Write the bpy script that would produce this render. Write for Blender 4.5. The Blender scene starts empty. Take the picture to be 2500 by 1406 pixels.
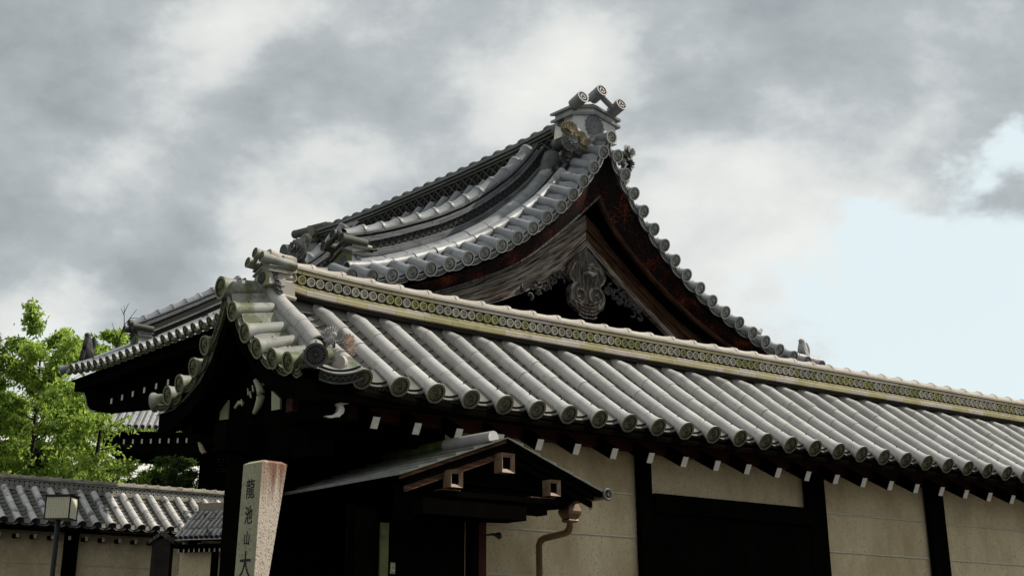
import bpy, math, random
import numpy as np
from mathutils import Matrix, Vector
random.seed(7); np.random.seed(7)
sc = bpy.context.scene
col = sc.collection

# ---------------------------------------------------------------- camera, sky, sun, exposure
cam = bpy.data.cameras.new('camera'); camo = bpy.data.objects.new('camera', cam); col.objects.link(camo)
camo.location = (0, 0, 1.6); camo.rotation_euler = (math.radians(90 + 22.12), 0, 0)
cam.sensor_width = 36; cam.lens = 51.49; cam.shift_x = 0.02; cam.shift_y = -0.2026
cam.clip_start = 0.1; cam.clip_end = 2000
sc.camera = camo
sc.view_settings.view_transform = 'Standard'; sc.view_settings.look = 'None'
sc.view_settings.exposure = 0.3; sc.view_settings.gamma = 1.0; sc.view_settings.use_curve_mapping = False
SUN_AZ, SUN_EL = 76.0, 50.0

def camdir(u, v):            # world direction of a photo position, used to lay out the cloud masses
    x = (u - 1200) / 3576.; y = -(v - 196.6) / 3576.
    C, S = math.cos(math.radians(22.12)), math.sin(math.radians(22.12))
    return Vector((x, C - S * y, S + C * y)).normalized()

w = bpy.data.worlds.new('World'); sc.world = w; w.use_nodes = True
nt = w.node_tree; nt.nodes.clear()
def N(tree, t, **k):
    n = tree.nodes.new(t)
    for a, b in k.items():
        if a == 'ins':
            for i, val in b.items(): n.inputs[i].default_value = val
        else: setattr(n, a, b)
    return n
def mathn(tree, op, a, b=None, c=None, clamp=False):
    n = tree.nodes.new('ShaderNodeMath'); n.operation = op; n.use_clamp = clamp
    for i, x in enumerate((a, b, c)):
        if x is None: continue
        if isinstance(x, (int, float)): n.inputs[i].default_value = x
        else: tree.links.new(x, n.inputs[i])
    return n.outputs[0]
def ramp(tree, fac, stops, interp='LINEAR'):
    n = tree.nodes.new('ShaderNodeValToRGB'); n.color_ramp.interpolation = interp
    el = n.color_ramp.elements
    while len(el) < len(stops): el.new(0.5)
    for e, (p, c) in zip(el, stops): e.position = p; e.color = (*c, 1) if len(c) == 3 else c
    tree.links.new(fac, n.inputs[0]); return n.outputs[0]
def build_world():
    L = nt.links
    tc = N(nt, 'ShaderNodeTexCoord'); gen = tc.outputs['Generated']
    sky = N(nt, 'ShaderNodeTexSky', sky_type='NISHITA', sun_disc=False)
    sky.sun_elevation = math.radians(SUN_EL); sky.sun_rotation = math.radians(SUN_AZ)
    b1 = N(nt, 'ShaderNodeBackground', ins={1: 0.1}); L.new(sky.outputs[0], b1.inputs[0])
    # warped direction
    mp = N(nt, 'ShaderNodeMapping'); mp.inputs['Scale'].default_value = (1, 1, 1.5); L.new(gen, mp.inputs[0])
    wn = N(nt, 'ShaderNodeTexNoise', ins={'Scale': 5.0, 'Detail': 5.0, 'Roughness': .55}); L.new(mp.outputs[0], wn.inputs['Vector'])
    sub = N(nt, 'ShaderNodeVectorMath', operation='SUBTRACT'); L.new(wn.outputs['Color'], sub.inputs[0]); sub.inputs[1].default_value = (.5, .5, .5)
    scl = N(nt, 'ShaderNodeVectorMath', operation='SCALE'); L.new(sub.outputs[0], scl.inputs[0]); scl.inputs['Scale'].default_value = .17
    addv = N(nt, 'ShaderNodeVectorMath', operation='ADD'); L.new(gen, addv.inputs[0]); L.new(scl.outputs[0], addv.inputs[1])
    n1 = N(nt, 'ShaderNodeTexNoise', ins={'Scale': 4.2, 'Detail': 12.0, 'Roughness': .56, 'Distortion': .1}); L.new(mp.outputs[0], n1.inputs['Vector'])
    n2 = N(nt, 'ShaderNodeTexNoise', ins={'Scale': 13.0, 'Detail': 12.0, 'Roughness': .62, 'Distortion': .0}); L.new(mp.outputs[0], n2.inputs['Vector'])
    val = mathn(nt, 'MULTIPLY_ADD', n1.outputs[0], 1.15, -.07)
    val = mathn(nt, 'MULTIPLY_ADD', n2.outputs[0], .36, mathn(nt, 'SUBTRACT', val, .18))
    def blob(u, v, rad, amt, val, vec=addv.outputs[0]):
        d = camdir(u, v)
        nrm = N(nt, 'ShaderNodeVectorMath', operation='NORMALIZE'); L.new(vec, nrm.inputs[0])
        dot = N(nt, 'ShaderNodeVectorMath', operation='DISTANCE'); L.new(nrm.outputs[0], dot.inputs[0]); dot.inputs[1].default_value = d
        m = N(nt, 'ShaderNodeMapRange', interpolation_type='SMOOTHSTEP'); L.new(dot.outputs['Value'], m.inputs[0])
        m.inputs[1].default_value = 0.0; m.inputs[2].default_value = rad / 3576.
        m.inputs[3].default_value = 1.0; m.inputs[4].default_value = 0.0
        return mathn(nt, 'MULTIPLY_ADD', m.outputs[0], amt, val)
    for u, v, r, a in CLOUDS: val = blob(u, v, r, a, val)
    ccol = ramp(nt, val, [(.06, (.225, .24, .245)), (.30, (.30, .32, .325)), (.46, (.41, .435, .435)), (.54, (.53, .55, .54)), (.60, (.62, .63, .605)), (.74, (.72, .72, .68)), (.95, (.84, .83, .76))])
    gap = None
    gv = mathn(nt, 'MULTIPLY_ADD', n2.outputs[0], 1.5, -.9)
    for u, v, r, a in GAPS: gv = blob(u, v, r, a, gv)
    gm_ = N(nt, 'ShaderNodeMapRange', interpolation_type='SMOOTHSTEP'); L.new(gv, gm_.inputs[0]); gm_.inputs[1].default_value = .15; gm_.inputs[2].default_value = .62; gv = gm_.outputs[0]
    pale = N(nt, 'ShaderNodeMix', data_type='RGBA'); L.new(gv, pale.inputs['Factor'])
    L.new(ccol, pale.inputs['A']); pale.inputs['B'].default_value = (.665, .75, .765, 1)
    b2 = N(nt, 'ShaderNodeBackground', ins={1: 1.0}); L.new(pale.outputs['Result'], b2.inputs[0])
    mx = N(nt, 'ShaderNodeMixShader'); mx.inputs[0].default_value = .9
    L.new(b1.outputs[0], mx.inputs[1]); L.new(b2.outputs[0], mx.inputs[2])
    out = N(nt, 'ShaderNodeOutputWorld'); L.new(mx.outputs[0], out.inputs[0])
CLOUDS = [(40, 330, 480, -.24), (650, 250, 330, -.20), (300, 700, 380, -.16), (1000, 30, 420, -.10), (150, 40, 330, -.08), (1900, 60, 400, -.06), (470, 130, 200, .16), (230, 440, 230, .14),
          (700, 450, 330, .34), (620, 30, 220, .25), (1480, 120, 240, .28), (1050, 330, 300, -.05), (160, 430, 200, .12),
          (1950, 140, 480, -.12), (2450, 250, 420, -.16), (1700, 330, 200, -.08), (2150, 520, 420, .16), (1800, 640, 380, .20), (2100, 800, 400, .14), (60, 880, 300, .3), (1300, 250, 200, .12)]
GAPS = [(2150, 950, 600, .95), (2480, 390, 130, .8), (2200, 600, 110, .6), (2500, 800, 420, .9), (2380, 470, 110, .6), (80, 830, 260, .45)]
build_world()

sun = bpy.data.lights.new('sun', 'SUN'); suno = bpy.data.objects.new('sun', sun); col.objects.link(suno)
sun.energy = 4.3; sun.angle = math.radians(.6); sun.color = (1.0, .93, .82)
a, e = math.radians(SUN_AZ), math.radians(SUN_EL)
sd = Vector((math.sin(a) * math.cos(e), math.cos(a) * math.cos(e), math.sin(e)))
suno.rotation_euler = sd.to_track_quat('Z', 'Y').to_euler()

# ---------------------------------------------------------------- materials
def mat(name, base, rough=.8, base2=None, scale=6., bump=0., bscale=60., dark=None, dscale=3., dthr=(.55, .75), moss=None, mthr=(.5, .65), mscale=4., stretch=(1, 1, 1), spec=.3, rnd=.0, cloth=False):
    m = bpy.data.materials.new(name); m.use_nodes = True; t = m.node_tree; L = t.links
    bs = t.nodes['Principled BSDF']; bs.inputs['Roughness'].default_value = rough
    bs.inputs['Specular IOR Level'].default_value = spec
    tc = N(t, 'ShaderNodeTexCoord'); oi = N(t, 'ShaderNodeObjectInfo')
    off = N(t, 'ShaderNodeVectorMath', operation='SCALE'); cmb = N(t, 'ShaderNodeCombineXYZ')
    for i in range(3): L.new(oi.outputs['Random'], cmb.inputs[i])
    L.new(cmb.outputs[0], off.inputs[0]); off.inputs['Scale'].default_value = 37.
    mp = N(t, 'ShaderNodeMapping'); mp.inputs['Scale'].default_value = stretch; L.new(tc.outputs['Object'], mp.inputs[0])
    ad = N(t, 'ShaderNodeVectorMath', operation='ADD'); L.new(mp.outputs[0], ad.inputs[0]); L.new(off.outputs[0], ad.inputs[1])
    v = ad.outputs[0]
    n = N(t, 'ShaderNodeTexNoise', ins={'Scale': scale, 'Detail': 6., 'Roughness': .6}); L.new(v, n.inputs['Vector'])
    c2 = base2 or tuple(x * .75 for x in base)
    c = ramp(t, n.outputs[0], [(.3, c2), (.7, base)])
    if rnd:
        f = mathn(t, 'MULTIPLY_ADD', oi.outputs['Random'], rnd * 2, 1 - rnd)
        vm = N(t, 'ShaderNodeVectorMath', operation='SCALE'); L.new(c, vm.inputs[0]); L.new(f, vm.inputs['Scale']); c = vm.outputs[0]
    def over(c, col, thr, sc_, det=5.):
        nn = N(t, 'ShaderNodeTexNoise', ins={'Scale': sc_, 'Detail': det, 'Roughness': .65}); L.new(v, nn.inputs['Vector'])
        mr = N(t, 'ShaderNodeMapRange'); L.new(nn.outputs[0], mr.inputs[0]); mr.inputs[1].default_value = thr[0]; mr.inputs[2].default_value = thr[1]
        mx = N(t, 'ShaderNodeMix', data_type='RGBA'); L.new(mr.outputs[0], mx.inputs['Factor']); L.new(c, mx.inputs['A']); mx.inputs['B'].default_value = (*col, 1)
        return mx.outputs['Result']
    if dark: c = over(c, dark, dthr, dscale)
    if moss: c = over(c, moss, mthr, mscale)
    L.new(c, bs.inputs['Base Color'])
    if bump:
        bn = N(t, 'ShaderNodeTexNoise', ins={'Scale': bscale, 'Detail': 5., 'Roughness': .65}); L.new(v, bn.inputs['Vector'])
        bu = N(t, 'ShaderNodeBump', ins={'Strength': bump, 'Distance': .01}); L.new(bn.outputs[0], bu.inputs['Height']); L.new(bu.outputs[0], bs.inputs['Normal'])
    return m
M = {}
M['tile_gate'] = mat('pale grey roof tile', (.46, .45, .43), .42, (.35, .345, .335), 5, .14, 90, dark=(.31, .305, .29), dscale=8, dthr=(.56, .68), rnd=.14, spec=.5, moss=(.30, .285, .25), mthr=(.61, .67), mscale=22)
M['tile_pan'] = mat('pan tile with gap shade', (.17, .163, .145), .75, (.10, .097, .086), 6, .12, 90, dark=(.1, .1, .09), dscale=6, rnd=.2)  # shade in the gaps between tubes is darkened into this colour
M['tile_end'] = mat('olive brown tile end', (.17, .155, .10), .7, (.105, .10, .07), 14, .15, 120, moss=(.11, .115, .045), mthr=(.5, .7), mscale=9, rnd=.15)
M['recess'] = mat('soot dark recess', (.025, .024, .02), .9)  # one dark tone for sunken faces and ridge cores
M['tile_verge'] = mat('mossy verge tile', (.30, .30, .28), .6, (.2, .205, .18), 5, .15, 80, moss=(.085, .095, .04), mthr=(.47, .62), mscale=5, rnd=.1)
M['end_verge'] = mat('moss green tile end', (.19, .205, .115), .75, (.10, .115, .05), 12, .15, 100, rnd=.1)
M['ridge'] = mat('warm grey ridge tile', (.42, .385, .33), .7, (.31, .285, .25), 5, .15, 90, dark=(.2, .17, .14), dscale=5, rnd=.1, moss=(.22, .21, .10), mthr=(.56, .75), mscale=3)
M['ridge_moss'] = mat('moss covered ridge band', (.33, .30, .155), .8, (.24, .22, .12), 6, .15, 90, dark=(.34, .31, .24), dscale=3.5, dthr=(.5, .7), rnd=.15)
M['crest'] = mat('pale crest tile', (.36, .35, .29), .7, (.25, .245, .2), 10, .1, 120, rnd=.2)
M['crest_moss'] = mat('yellow green crest tile', (.27, .265, .12), .8, (.19, .19, .09), 10, .1, 120, rnd=.2)
M['tile_hall'] = mat('blue grey roof tile', (.245, .255, .265), .5, (.165, .175, .185), 4, .12, 70, dark=(.07, .072, .075), dscale=5, dthr=(.56, .74), rnd=.2, spec=.55)
M['slab_hall'] = mat('dark blue grey ridge slab', (.15, .16, .168), .5, (.085, .09, .095), 4, .12, 70, dark=(.04, .042, .042), dscale=3, dthr=(.55, .75), rnd=.15)
M['slab_old'] = mat('dark olive ridge slab', (.085, .09, .07), .7, (.05, .052, .04), 4, .15, 70, rnd=.2)
M['end_hall'] = mat('grey tile end', (.46, .47, .44), .6, (.36, .365, .34), 10, .1, 100, rnd=.15)
M['dark_relief'] = mat('dark relief clay', (.06, .062, .06), .7, (.03, .03, .03), 10, .3, 60)
M['oni_white'] = mat('weathered white clay', (.60, .61, .60), .7, (.46, .47, .46), 3, .15, 50, moss=(.72, .68, .58), mthr=(.52, .56), mscale=3.5, dark=(.2, .2, .19), dscale=9)
M['oni_moss'] = mat('moss green clay', (.17, .2, .075), .85, (.10, .12, .05), 6, .3, 60, dark=(.05, .06, .03), dscale=8)
M['oni_face'] = mat('pale green lichen clay', (.36, .40, .25), .85, (.22, .25, .13), 6, .3, 60, dark=(.09, .1, .05), dscale=6, dthr=(.6, .75))
M['oni_pale'] = mat('pale lichen clay', (.40, .40, .39), .8, (.26, .26, .25), 7, .4, 50, dark=(.13, .13, .12), dscale=9)
M['clay_dark'] = mat('dark ornament clay', (.11, .115, .11), .6, (.05, .052, .05), 9, .3, 60)
M['clay_mid'] = mat('grey ornament clay', (.32, .325, .31), .6, (.13, .132, .125), 9, .3, 60)
M['clay_buff'] = mat('buff ornament clay', (.40, .34, .22), .75, (.2, .17, .11), 9, .3, 60)
M['clay_pink'] = mat('pinkish ornament clay', (.42, .31, .24), .75, (.25, .19, .15), 12, .3, 60)
M['wood_shade'] = mat('timber with eave shade', (.0045, .0036, .003), .95, (.002, .0018, .0015), 4, .1, 30, spec=.0)  # deep shade under the eaves is put into this near black colour
M['wood_red'] = mat('dark red timber', (.06, .016, .011), .85, (.02, .006, .005), 3, .1, 40, stretch=(1, 6, 6), spec=.15)
M['white_paint'] = mat('white painted rafter end', (.72, .70, .64), .7, (.55, .53, .47), 30, .05, 60, dark=(.45, .38, .26), dscale=25, dthr=(.62, .75))
M['plaster'] = mat('rough buff plaster', (.72, .62, .42), .95, (.60, .505, .32), 2.2, 1.0, 110, dark=(.32, .25, .15), dscale=48, dthr=(.55, .70), spec=.05, moss=(.40, .31, .18), mthr=(.46, .76), mscale=1.3, stretch=(1.6, 1, .9))
M['plaster_line'] = mat('pale plaster line', (.58, .55, .45), .9, (.42, .39, .3), 8)
M['plaster_olive'] = mat('pale green plaster', (.42, .44, .30), .9, (.33, .35, .24), 8, .1, 80)
M['granite_l'] = mat('speckled granite shaded green', (.37, .36, .25), .9, (.25, .245, .16), 9, .5, 90, dark=(.11, .10, .065), dscale=60, dthr=(.56, .68))  # pillar faces turned from the sun: their shade is in the colour
M['copper'] = mat('brown copper', (.23, .14, .07), .42, (.11, .065, .035), 5, .05, 60, dark=(.16, .13, .06), dscale=6, spec=.6)
M['copper'].node_tree.nodes['Principled BSDF'].inputs['Metallic'].default_value = .35
M['copper_green'] = mat('pale verdigris copper', (.25, .19, .12), .6, (.15, .08, .05), 14, .1, 60, spec=.4)
M['shingle'] = mat('thin grey copper shingle', (.14, .145, .125), .38, (.055, .06, .05), 8, .1, 40, spec=.6)
M['metal_dark'] = mat('black painted metal', (.015, .015, .014), .45)
M['lamp_panel'] = mat('cream lamp panel', (.88, .86, .62), .6, (.80, .78, .55), 40)
M['ground'] = mat('pale gravel ground', (.07, .066, .058), .95, (.05, .047, .04), .6, .4, 20)
M['bark'] = mat('dark bark', (.03, .026, .02), .95, (.012, .01, .008), 6, .6, 30)
M['char'] = mat('black ink in carved strokes', (.012, .012, .01), .8)
M['moss_tube'] = mat('green moss on tube', (.12, .16, .03), .9, (.05, .07, .02), 8, .4, 60)

def wood_mat(name, A, B, C, sx=(1, 14, 14), bump=.6, scale=3.):
    m = bpy.data.materials.new(name); m.use_nodes = True; t = m.node_tree; L = t.links; bs = t.nodes['Principled BSDF']
    bs.inputs['Roughness'].default_value = .85; bs.inputs['Specular IOR Level'].default_value = .2
    uv = N(t, 'ShaderNodeUVMap'); uv.uv_map = 'UVMap'
    mp = N(t, 'ShaderNodeMapping'); mp.inputs['Scale'].default_value = sx; L.new(uv.outputs[0], mp.inputs[0])
    n = N(t, 'ShaderNodeTexNoise', ins={'Scale': scale, 'Detail': 9., 'Roughness': .7, 'Distortion': .6}); L.new(mp.outputs[0], n.inputs['Vector'])
    n2 = N(t, 'ShaderNodeTexNoise', ins={'Scale': 2.2, 'Detail': 3.}); L.new(uv.outputs[0], n2.inputs['Vector'])
    c = ramp(t, n.outputs[0], [(.38, A), (.5, tuple(x * .6 for x in B)), (.56, B), (.68, tuple(x * 1.5 for x in B))])
    mr = N(t, 'ShaderNodeMapRange'); L.new(n2.outputs[0], mr.inputs[0]); mr.inputs[1].default_value = .5; mr.inputs[2].default_value = .72
    mx = N(t, 'ShaderNodeMix', data_type='RGBA', blend_type='MULTIPLY'); L.new(mr.outputs[0], mx.inputs['Factor']); L.new(c, mx.inputs['A']); mx.inputs['B'].default_value = (*C, 1)
    L.new(mx.outputs['Result'], bs.inputs['Base Color'])
    bu = N(t, 'ShaderNodeBump', ins={'Strength': bump, 'Distance': .02}); L.new(n.outputs[0], bu.inputs['Height']); L.new(bu.outputs[0], bs.inputs['Normal'])
    return m
M['wood_grey'] = wood_mat('weathered grey barge timber', (.015, .013, .011), (.34, .30, .26), (.75, .52, .40))
M['wood_brown'] = wood_mat('brown barge timber', (.010, .006, .004), (.12, .058, .032), (.5, .45, .45))
M['wood_pend'] = wood_mat('grey carved pendant timber', (.012, .011, .010), (.12, .11, .10), (.9, .6, .4), sx=(14, 2, 1))
M['wood_carve'] = wood_mat('worn pale carved timber', (.05, .045, .04), (.26, .24, .215), (.9, .65, .5), sx=(6, 2, 1))
def speck_mat():
    m = bpy.data.materials.new('peeling red lacquer edge'); m.use_nodes = True; t = m.node_tree; L = t.links; bs = t.nodes['Principled BSDF']
    bs.inputs['Roughness'].default_value = .8; bs.inputs['Specular IOR Level'].default_value = .15
    uv = N(t, 'ShaderNodeUVMap'); uv.uv_map = 'UVMap'
    mp = N(t, 'ShaderNodeMapping'); mp.inputs['Scale'].default_value = (16, 85, 1); L.new(uv.outputs[0], mp.inputs[0])
    n = N(t, 'ShaderNodeTexNoise', ins={'Scale': 1.6, 'Detail': 4., 'Roughness': .7}); L.new(mp.outputs[0], n.inputs['Vector'])
    sp = N(t, 'ShaderNodeSeparateXYZ'); L.new(uv.outputs[0], sp.inputs[0])
    n3 = N(t, 'ShaderNodeTexNoise', ins={'Scale': 3.0, 'Detail': 3.}); L.new(uv.outputs[0], n3.inputs['Vector'])
    v = mathn(t, 'ADD', n.outputs[0], mathn(t, 'MULTIPLY_ADD', n3.outputs[0], .45, -.225))
    c = ramp(t, v, [(.57, (.004, .003, .003)), (.60, (.05, .010, .006)), (.64, (.34, .05, .02)), (.74, (.45, .14, .05))])
    L.new(c, bs.inputs['Base Color'])
    return m
M['speck'] = speck_mat()
def granite_right():
    m = bpy.data.materials.new('stained granite sunlit pink'); m.use_nodes = True; t = m.node_tree; L = t.links; bs = t.nodes['Principled BSDF']  # paler pink of the sunlit face is in the colour; red stain is real
    bs.inputs['Roughness'].default_value = .9
    tc = N(t, 'ShaderNodeTexCoord'); sp = N(t, 'ShaderNodeSeparateXYZ'); L.new(tc.outputs['Object'], sp.inputs[0])
    n = N(t, 'ShaderNodeTexNoise', ins={'Scale': 120., 'Detail': 3.}); L.new(tc.outputs['Object'], n.inputs['Vector'])
    mp = N(t, 'ShaderNodeMapping'); mp.inputs['Scale'].default_value = (26, 26, 2.2); L.new(tc.outputs['Object'], mp.inputs[0])
    n2 = N(t, 'ShaderNodeTexNoise', ins={'Scale': 1., 'Detail': 4.}); L.new(mp.outputs[0], n2.inputs['Vector'])
    c = ramp(t, n.outputs[0], [(.36, (.20, .155, .12)), (.46, (.46, .39, .31)), (.7, (.56, .50, .41))])
    st = mathn(t, 'MULTIPLY_ADD', sp.outputs['Z'], 1.6, mathn(t, 'MULTIPLY_ADD', n2.outputs[0], 1.4, -1.6 * 2.62 - .7))
    mr = N(t, 'ShaderNodeMapRange'); L.new(st, mr.inputs[0]); mr.inputs[1].default_value = -.15; mr.inputs[2].default_value = .25
    mx = N(t, 'ShaderNodeMix', data_type='RGBA', blend_type='MULTIPLY'); L.new(mr.outputs[0], mx.inputs['Factor']); L.new(c, mx.inputs['A']); mx.inputs['B'].default_value = (.38, .22, .17, 1)
    L.new(mx.outputs['Result'], bs.inputs['Base Color'])
    bu = N(t, 'ShaderNodeBump', ins={'Strength': .4, 'Distance': .006}); L.new(n.outputs[0], bu.inputs['Height']); L.new(bu.outputs[0], bs.inputs['Normal'])
    return m
M['granite_r'] = granite_right()
def leaf_mat(name, a, b, tr=.35):
    m = bpy.data.materials.new(name); m.use_nodes = True; t = m.node_tree; L = t.links; bs = t.nodes['Principled BSDF']
    bs.inputs['Roughness'].default_value = .5; bs.inputs['Specular IOR Level'].default_value = .35
    at = N(t, 'ShaderNodeAttribute', attribute_name='tone')
    c = ramp(t, at.outputs['Fac'], [(0, a), (1, b)])
    L.new(c, bs.inputs['Base Color'])
    tb = N(t, 'ShaderNodeBsdfTranslucent'); L.new(c, tb.inputs[0]); mx = N(t, 'ShaderNodeMixShader'); mx.inputs[0].default_value = tr
    L.new(bs.outputs[0], mx.inputs[1]); L.new(tb.outputs[0], mx.inputs[2]); L.new(mx.outputs[0], t.nodes['Material Output'].inputs[0])
    return m
M['leaf_bright'] = leaf_mat('bright yellow green leaf', (.06, .16, .02), (.58, .74, .13), .5)
M['leaf_mid'] = leaf_mat('mid green leaf', (.03, .07, .015), (.14, .22, .04))
M['leaf_dark'] = leaf_mat('dark green leaf', (.012, .035, .010), (.04, .09, .02), .2)

# ---------------------------------------------------------------- mesh helpers
class MB:
    def __init__(s): s.v = []; s.f = []; s.m = []; s.s = []; s.uv = []
    def add(s, vs, fs, mi=0, sm=False, uv=None):
        o = len(s.v); s.v += [tuple(p) for p in vs]
        for k, f in enumerate(fs):
            s.f.append([o + i for i in f]); s.m.append(mi); s.s.append(sm)
            s.uv.append([uv[i] for i in f] if uv else [(vs[i][0], vs[i][2]) for i in f])
        return s
    def box(s, x0, x1, y0, y1, z0, z1, mi=0):
        v = [(x, y, z) for z in (z0, z1) for y in (y0, y1) for x in (x0, x1)]
        return s.add(v, [(0, 2, 3, 1), (4, 5, 7, 6), (0, 1, 5, 4), (2, 6, 7, 3), (0, 4, 6, 2), (1, 3, 7, 5)], mi)
    def hexa(s, v, mi=0):
        return s.add(v, [(0, 2, 3, 1), (4, 5, 7, 6), (0, 1, 5, 4), (2, 6, 7, 3), (0, 4, 6, 2), (1, 3, 7, 5)], mi)
    def prism(s, poly, d0, d1, fn, mi=0, mside=None):
        n = len(poly); vs = [fn(a, b, d0) for a, b in poly] + [fn(a, b, d1) for a, b in poly]
        uv = [(a, b) for a, b in poly] * 2
        s.add(vs, [list(range(n)), list(range(2 * n - 1, n - 1, -1))], mi, uv=uv)
        s.add(vs, [(i, n + i, n + (i + 1) % n, (i + 1) % n) for i in range(n)], mi if mside is None else mside, uv=uv); return s
    def tube(s, path, rad, n=12, a0=0., a1=360., caps=(True, True), mi=0, up=(0, 0, 1), sm=True, capmi=None):
        path = [Vector(p) for p in path]; full = abs(a1 - a0) >= 359.9; k = n if full else n + 1
        if isinstance(rad, (int, float)): rad = [rad] * len(path)
        vs = []; up = Vector(up)
        for i, p in enumerate(path):
            d = (path[min(i + 1, len(path) - 1)] - path[max(i - 1, 0)]).normalized()
            x = d.cross(up)
            if x.length < 1e-4: x = d.cross(Vector((1, 0, 0)))
            x.normalize(); y = x.cross(d)
            for j in range(k):
                an = math.radians(a0 + (a1 - a0) * j / n); vs.append(p + (x * math.cos(an) + y * math.sin(an)) * rad[i])
        fs = []
        for i in range(len(path) - 1):
            for j in range(n):
                j2 = (j + 1) % k; fs.append((i * k + j, i * k + j2, (i + 1) * k + j2, (i + 1) * k + j))
        s.add(vs, fs, mi, sm)
        cm = mi if capmi is None else capmi
        if caps[0]: s.add(vs[:k], [list(range(k))[::-1]], cm)
        if caps[1]: s.add(vs[-k:], [list(range(k))], cm)
        return s
    def mesh(s, name, mats):
        me = bpy.data.meshes.new(name); me.from_pydata([tuple(v) for v in s.v], [], s.f)
        for mm in mats: me.materials.append(M[mm] if isinstance(mm, str) else mm)
        me.polygons.foreach_set('material_index', s.m); me.polygons.foreach_set('use_smooth', s.s)
        l = me.uv_layers.new(name='UVMap'); flat = [c for f in s.uv for p in f for c in p[:2]]; l.data.foreach_set('uv', flat)
        me.update(); return me
def obj(name, me, parent=None, M4=None, loc=None, mats=None):
    if isinstance(me, MB): me = me.mesh(name, mats)
    o = bpy.data.objects.new(name, me); col.objects.link(o)
    if parent: o.parent = parent
    if M4 is not None: o.matrix_basis = M4
    if loc is not None: o.location = loc
    return o
def thing(name, label, cat, loc=(0, 0, 0), rz=0, group=None):
    o = bpy.data.objects.new(name, None); col.objects.link(o); o.location = loc; o.rotation_euler = (0, 0, rz); o.empty_display_size = .2
    o['label'] = label; o['category'] = cat
    if group: o['group'] = group
    return o
def tag(o, label, cat, group=None):
    o['label'] = label; o['category'] = cat
    if group: o['group'] = group
    return o
def stuff(o): o['kind'] = 'stuff'; return o
def basis(o, x, y, z=None, s=1.):
    x = Vector(x); y = Vector(y)
    if z is None: z = x.cross(y)
    z = Vector(z)
    return Matrix(((x[0] * s, y[0] * s, z[0] * s, o[0]), (x[1] * s, y[1] * s, z[1] * s, o[1]), (x[2] * s, y[2] * s, z[2] * s, o[2]), (0, 0, 0, 1)))
def frame_y(o, y, up=(0, 0, 1), s=1.):
    y = Vector(y).normalized(); x = y.cross(Vector(up)).normalized(); z = x.cross(y)
    return basis(o, x, y, z, s)
def remat(me, mats):
    m2 = me.copy()
    for i, mm in enumerate(mats): m2.materials[i] = M[mm]
    return m2
def lerp(a, b, t): return a + (b - a) * t

# --- roof tile kit (axis along +y, lower end at y = 0, up = +z)
def disc_face(mb, R, petals=16, y0=0., comma=False, rings=24):
    ri = R * .78; ro = R
    vs = []; n = rings
    for r, y in ((ro, y0), (ri, y0), (ri * .97, y0 + R * .13)):
        for j in range(n):
            a = 2 * math.pi * j / n; vs.append((r * math.cos(a), y, r * math.sin(a)))
    fs = [(j, (j + 1) % n, n + (j + 1) % n, n + j) for j in range(n)]
    fs2 = [(n + j, n + (j + 1) % n, 2 * n + (j + 1) % n, 2 * n + j) for j in range(n)]
    mb.add(vs, fs, 1); mb.add(vs, fs2, 2); mb.add(vs[2 * n:], [list(range(n))], 2)
    yb = y0 + R * .13; yt = y0 + R * .02
    if comma:
        for k in range(3):
            a0 = 2 * math.pi * k / 3; L = []; Rr = []
            for i in range(9):
                t = i / 8.; aa = a0 + t * 2.3; rr = R * lerp(.26, .58, t); wd = R * lerp(.17, .03, t)
                L.append(((rr - wd) * math.cos(aa), (rr - wd) * math.sin(aa))); Rr.append(((rr + wd) * math.cos(aa), (rr + wd) * math.sin(aa)))
            poly = L + Rr[::-1]; m = len(poly)
            v = [(x, yt, z) for x, z in poly] + [(x, yb, z) for x, z in poly]
            for i in range(8): mb.add(v, [(i, i + 1, m - 2 - i, m - 1 - i)], 1)
            mb.add(v, [(i, m + i, m + (i + 1) % m, (i + 1) % m) for i in range(m)], 1)
        return mb
    for k in range(petals):
        a = 2 * math.pi * (k + .5) / petals; ca, sa = math.cos(a), math.sin(a); hw = math.pi / petals * .80
        P = []
        for r, wf, y in ((.17, .5, yb), (.17, -.5, yb), (.60, 1, yb), (.60, -1, yb), (.70, .6, yb), (.70, -.6, yb), (.735, 0, yb), (.20, 0, yt + R * .03), (.62, 0, yt)):
            aa = a + wf * hw; P.append((R * r * math.cos(aa), y, R * r * math.sin(aa)))
        mb.add(P, [(0, 7, 8, 2), (7, 1, 3, 8), (2, 8, 4), (3, 5, 8), (4, 8, 6), (5, 6, 8)], 1)
    c = [(0, yt - R * .02, 0)] + [(R * .14 * math.cos(2 * math.pi * j / 8), yb, R * .14 * math.sin(2 * math.pi * j / 8)) for j in range(8)]
    mb.add(c, [(0, 1 + j, 1 + (j + 1) % 8) for j in range(8)], 1)
    return mb
def eave_tile(R, rt, L, petals=16, comma=False, nail=True, n=20):
    mb = MB(); ys = [0, R * .16, R * .5, R * 1.1, R * 1.9, L]; rs = [R, R * .985, lerp(R, rt, .62), lerp(R, rt, .88), rt * 1.02, rt]
    mb.tube([(0, y, 0) for y in ys], rs, n, caps=(False, True))
    disc_face(mb, R, petals, 0., comma)
    if nail: mb.tube([(0, R * 1.9, rt * .9), (0, R * 1.9, rt * 1.17)], R * .07, 6, up=(0, 1, 0), mi=2)
    return mb
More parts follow.
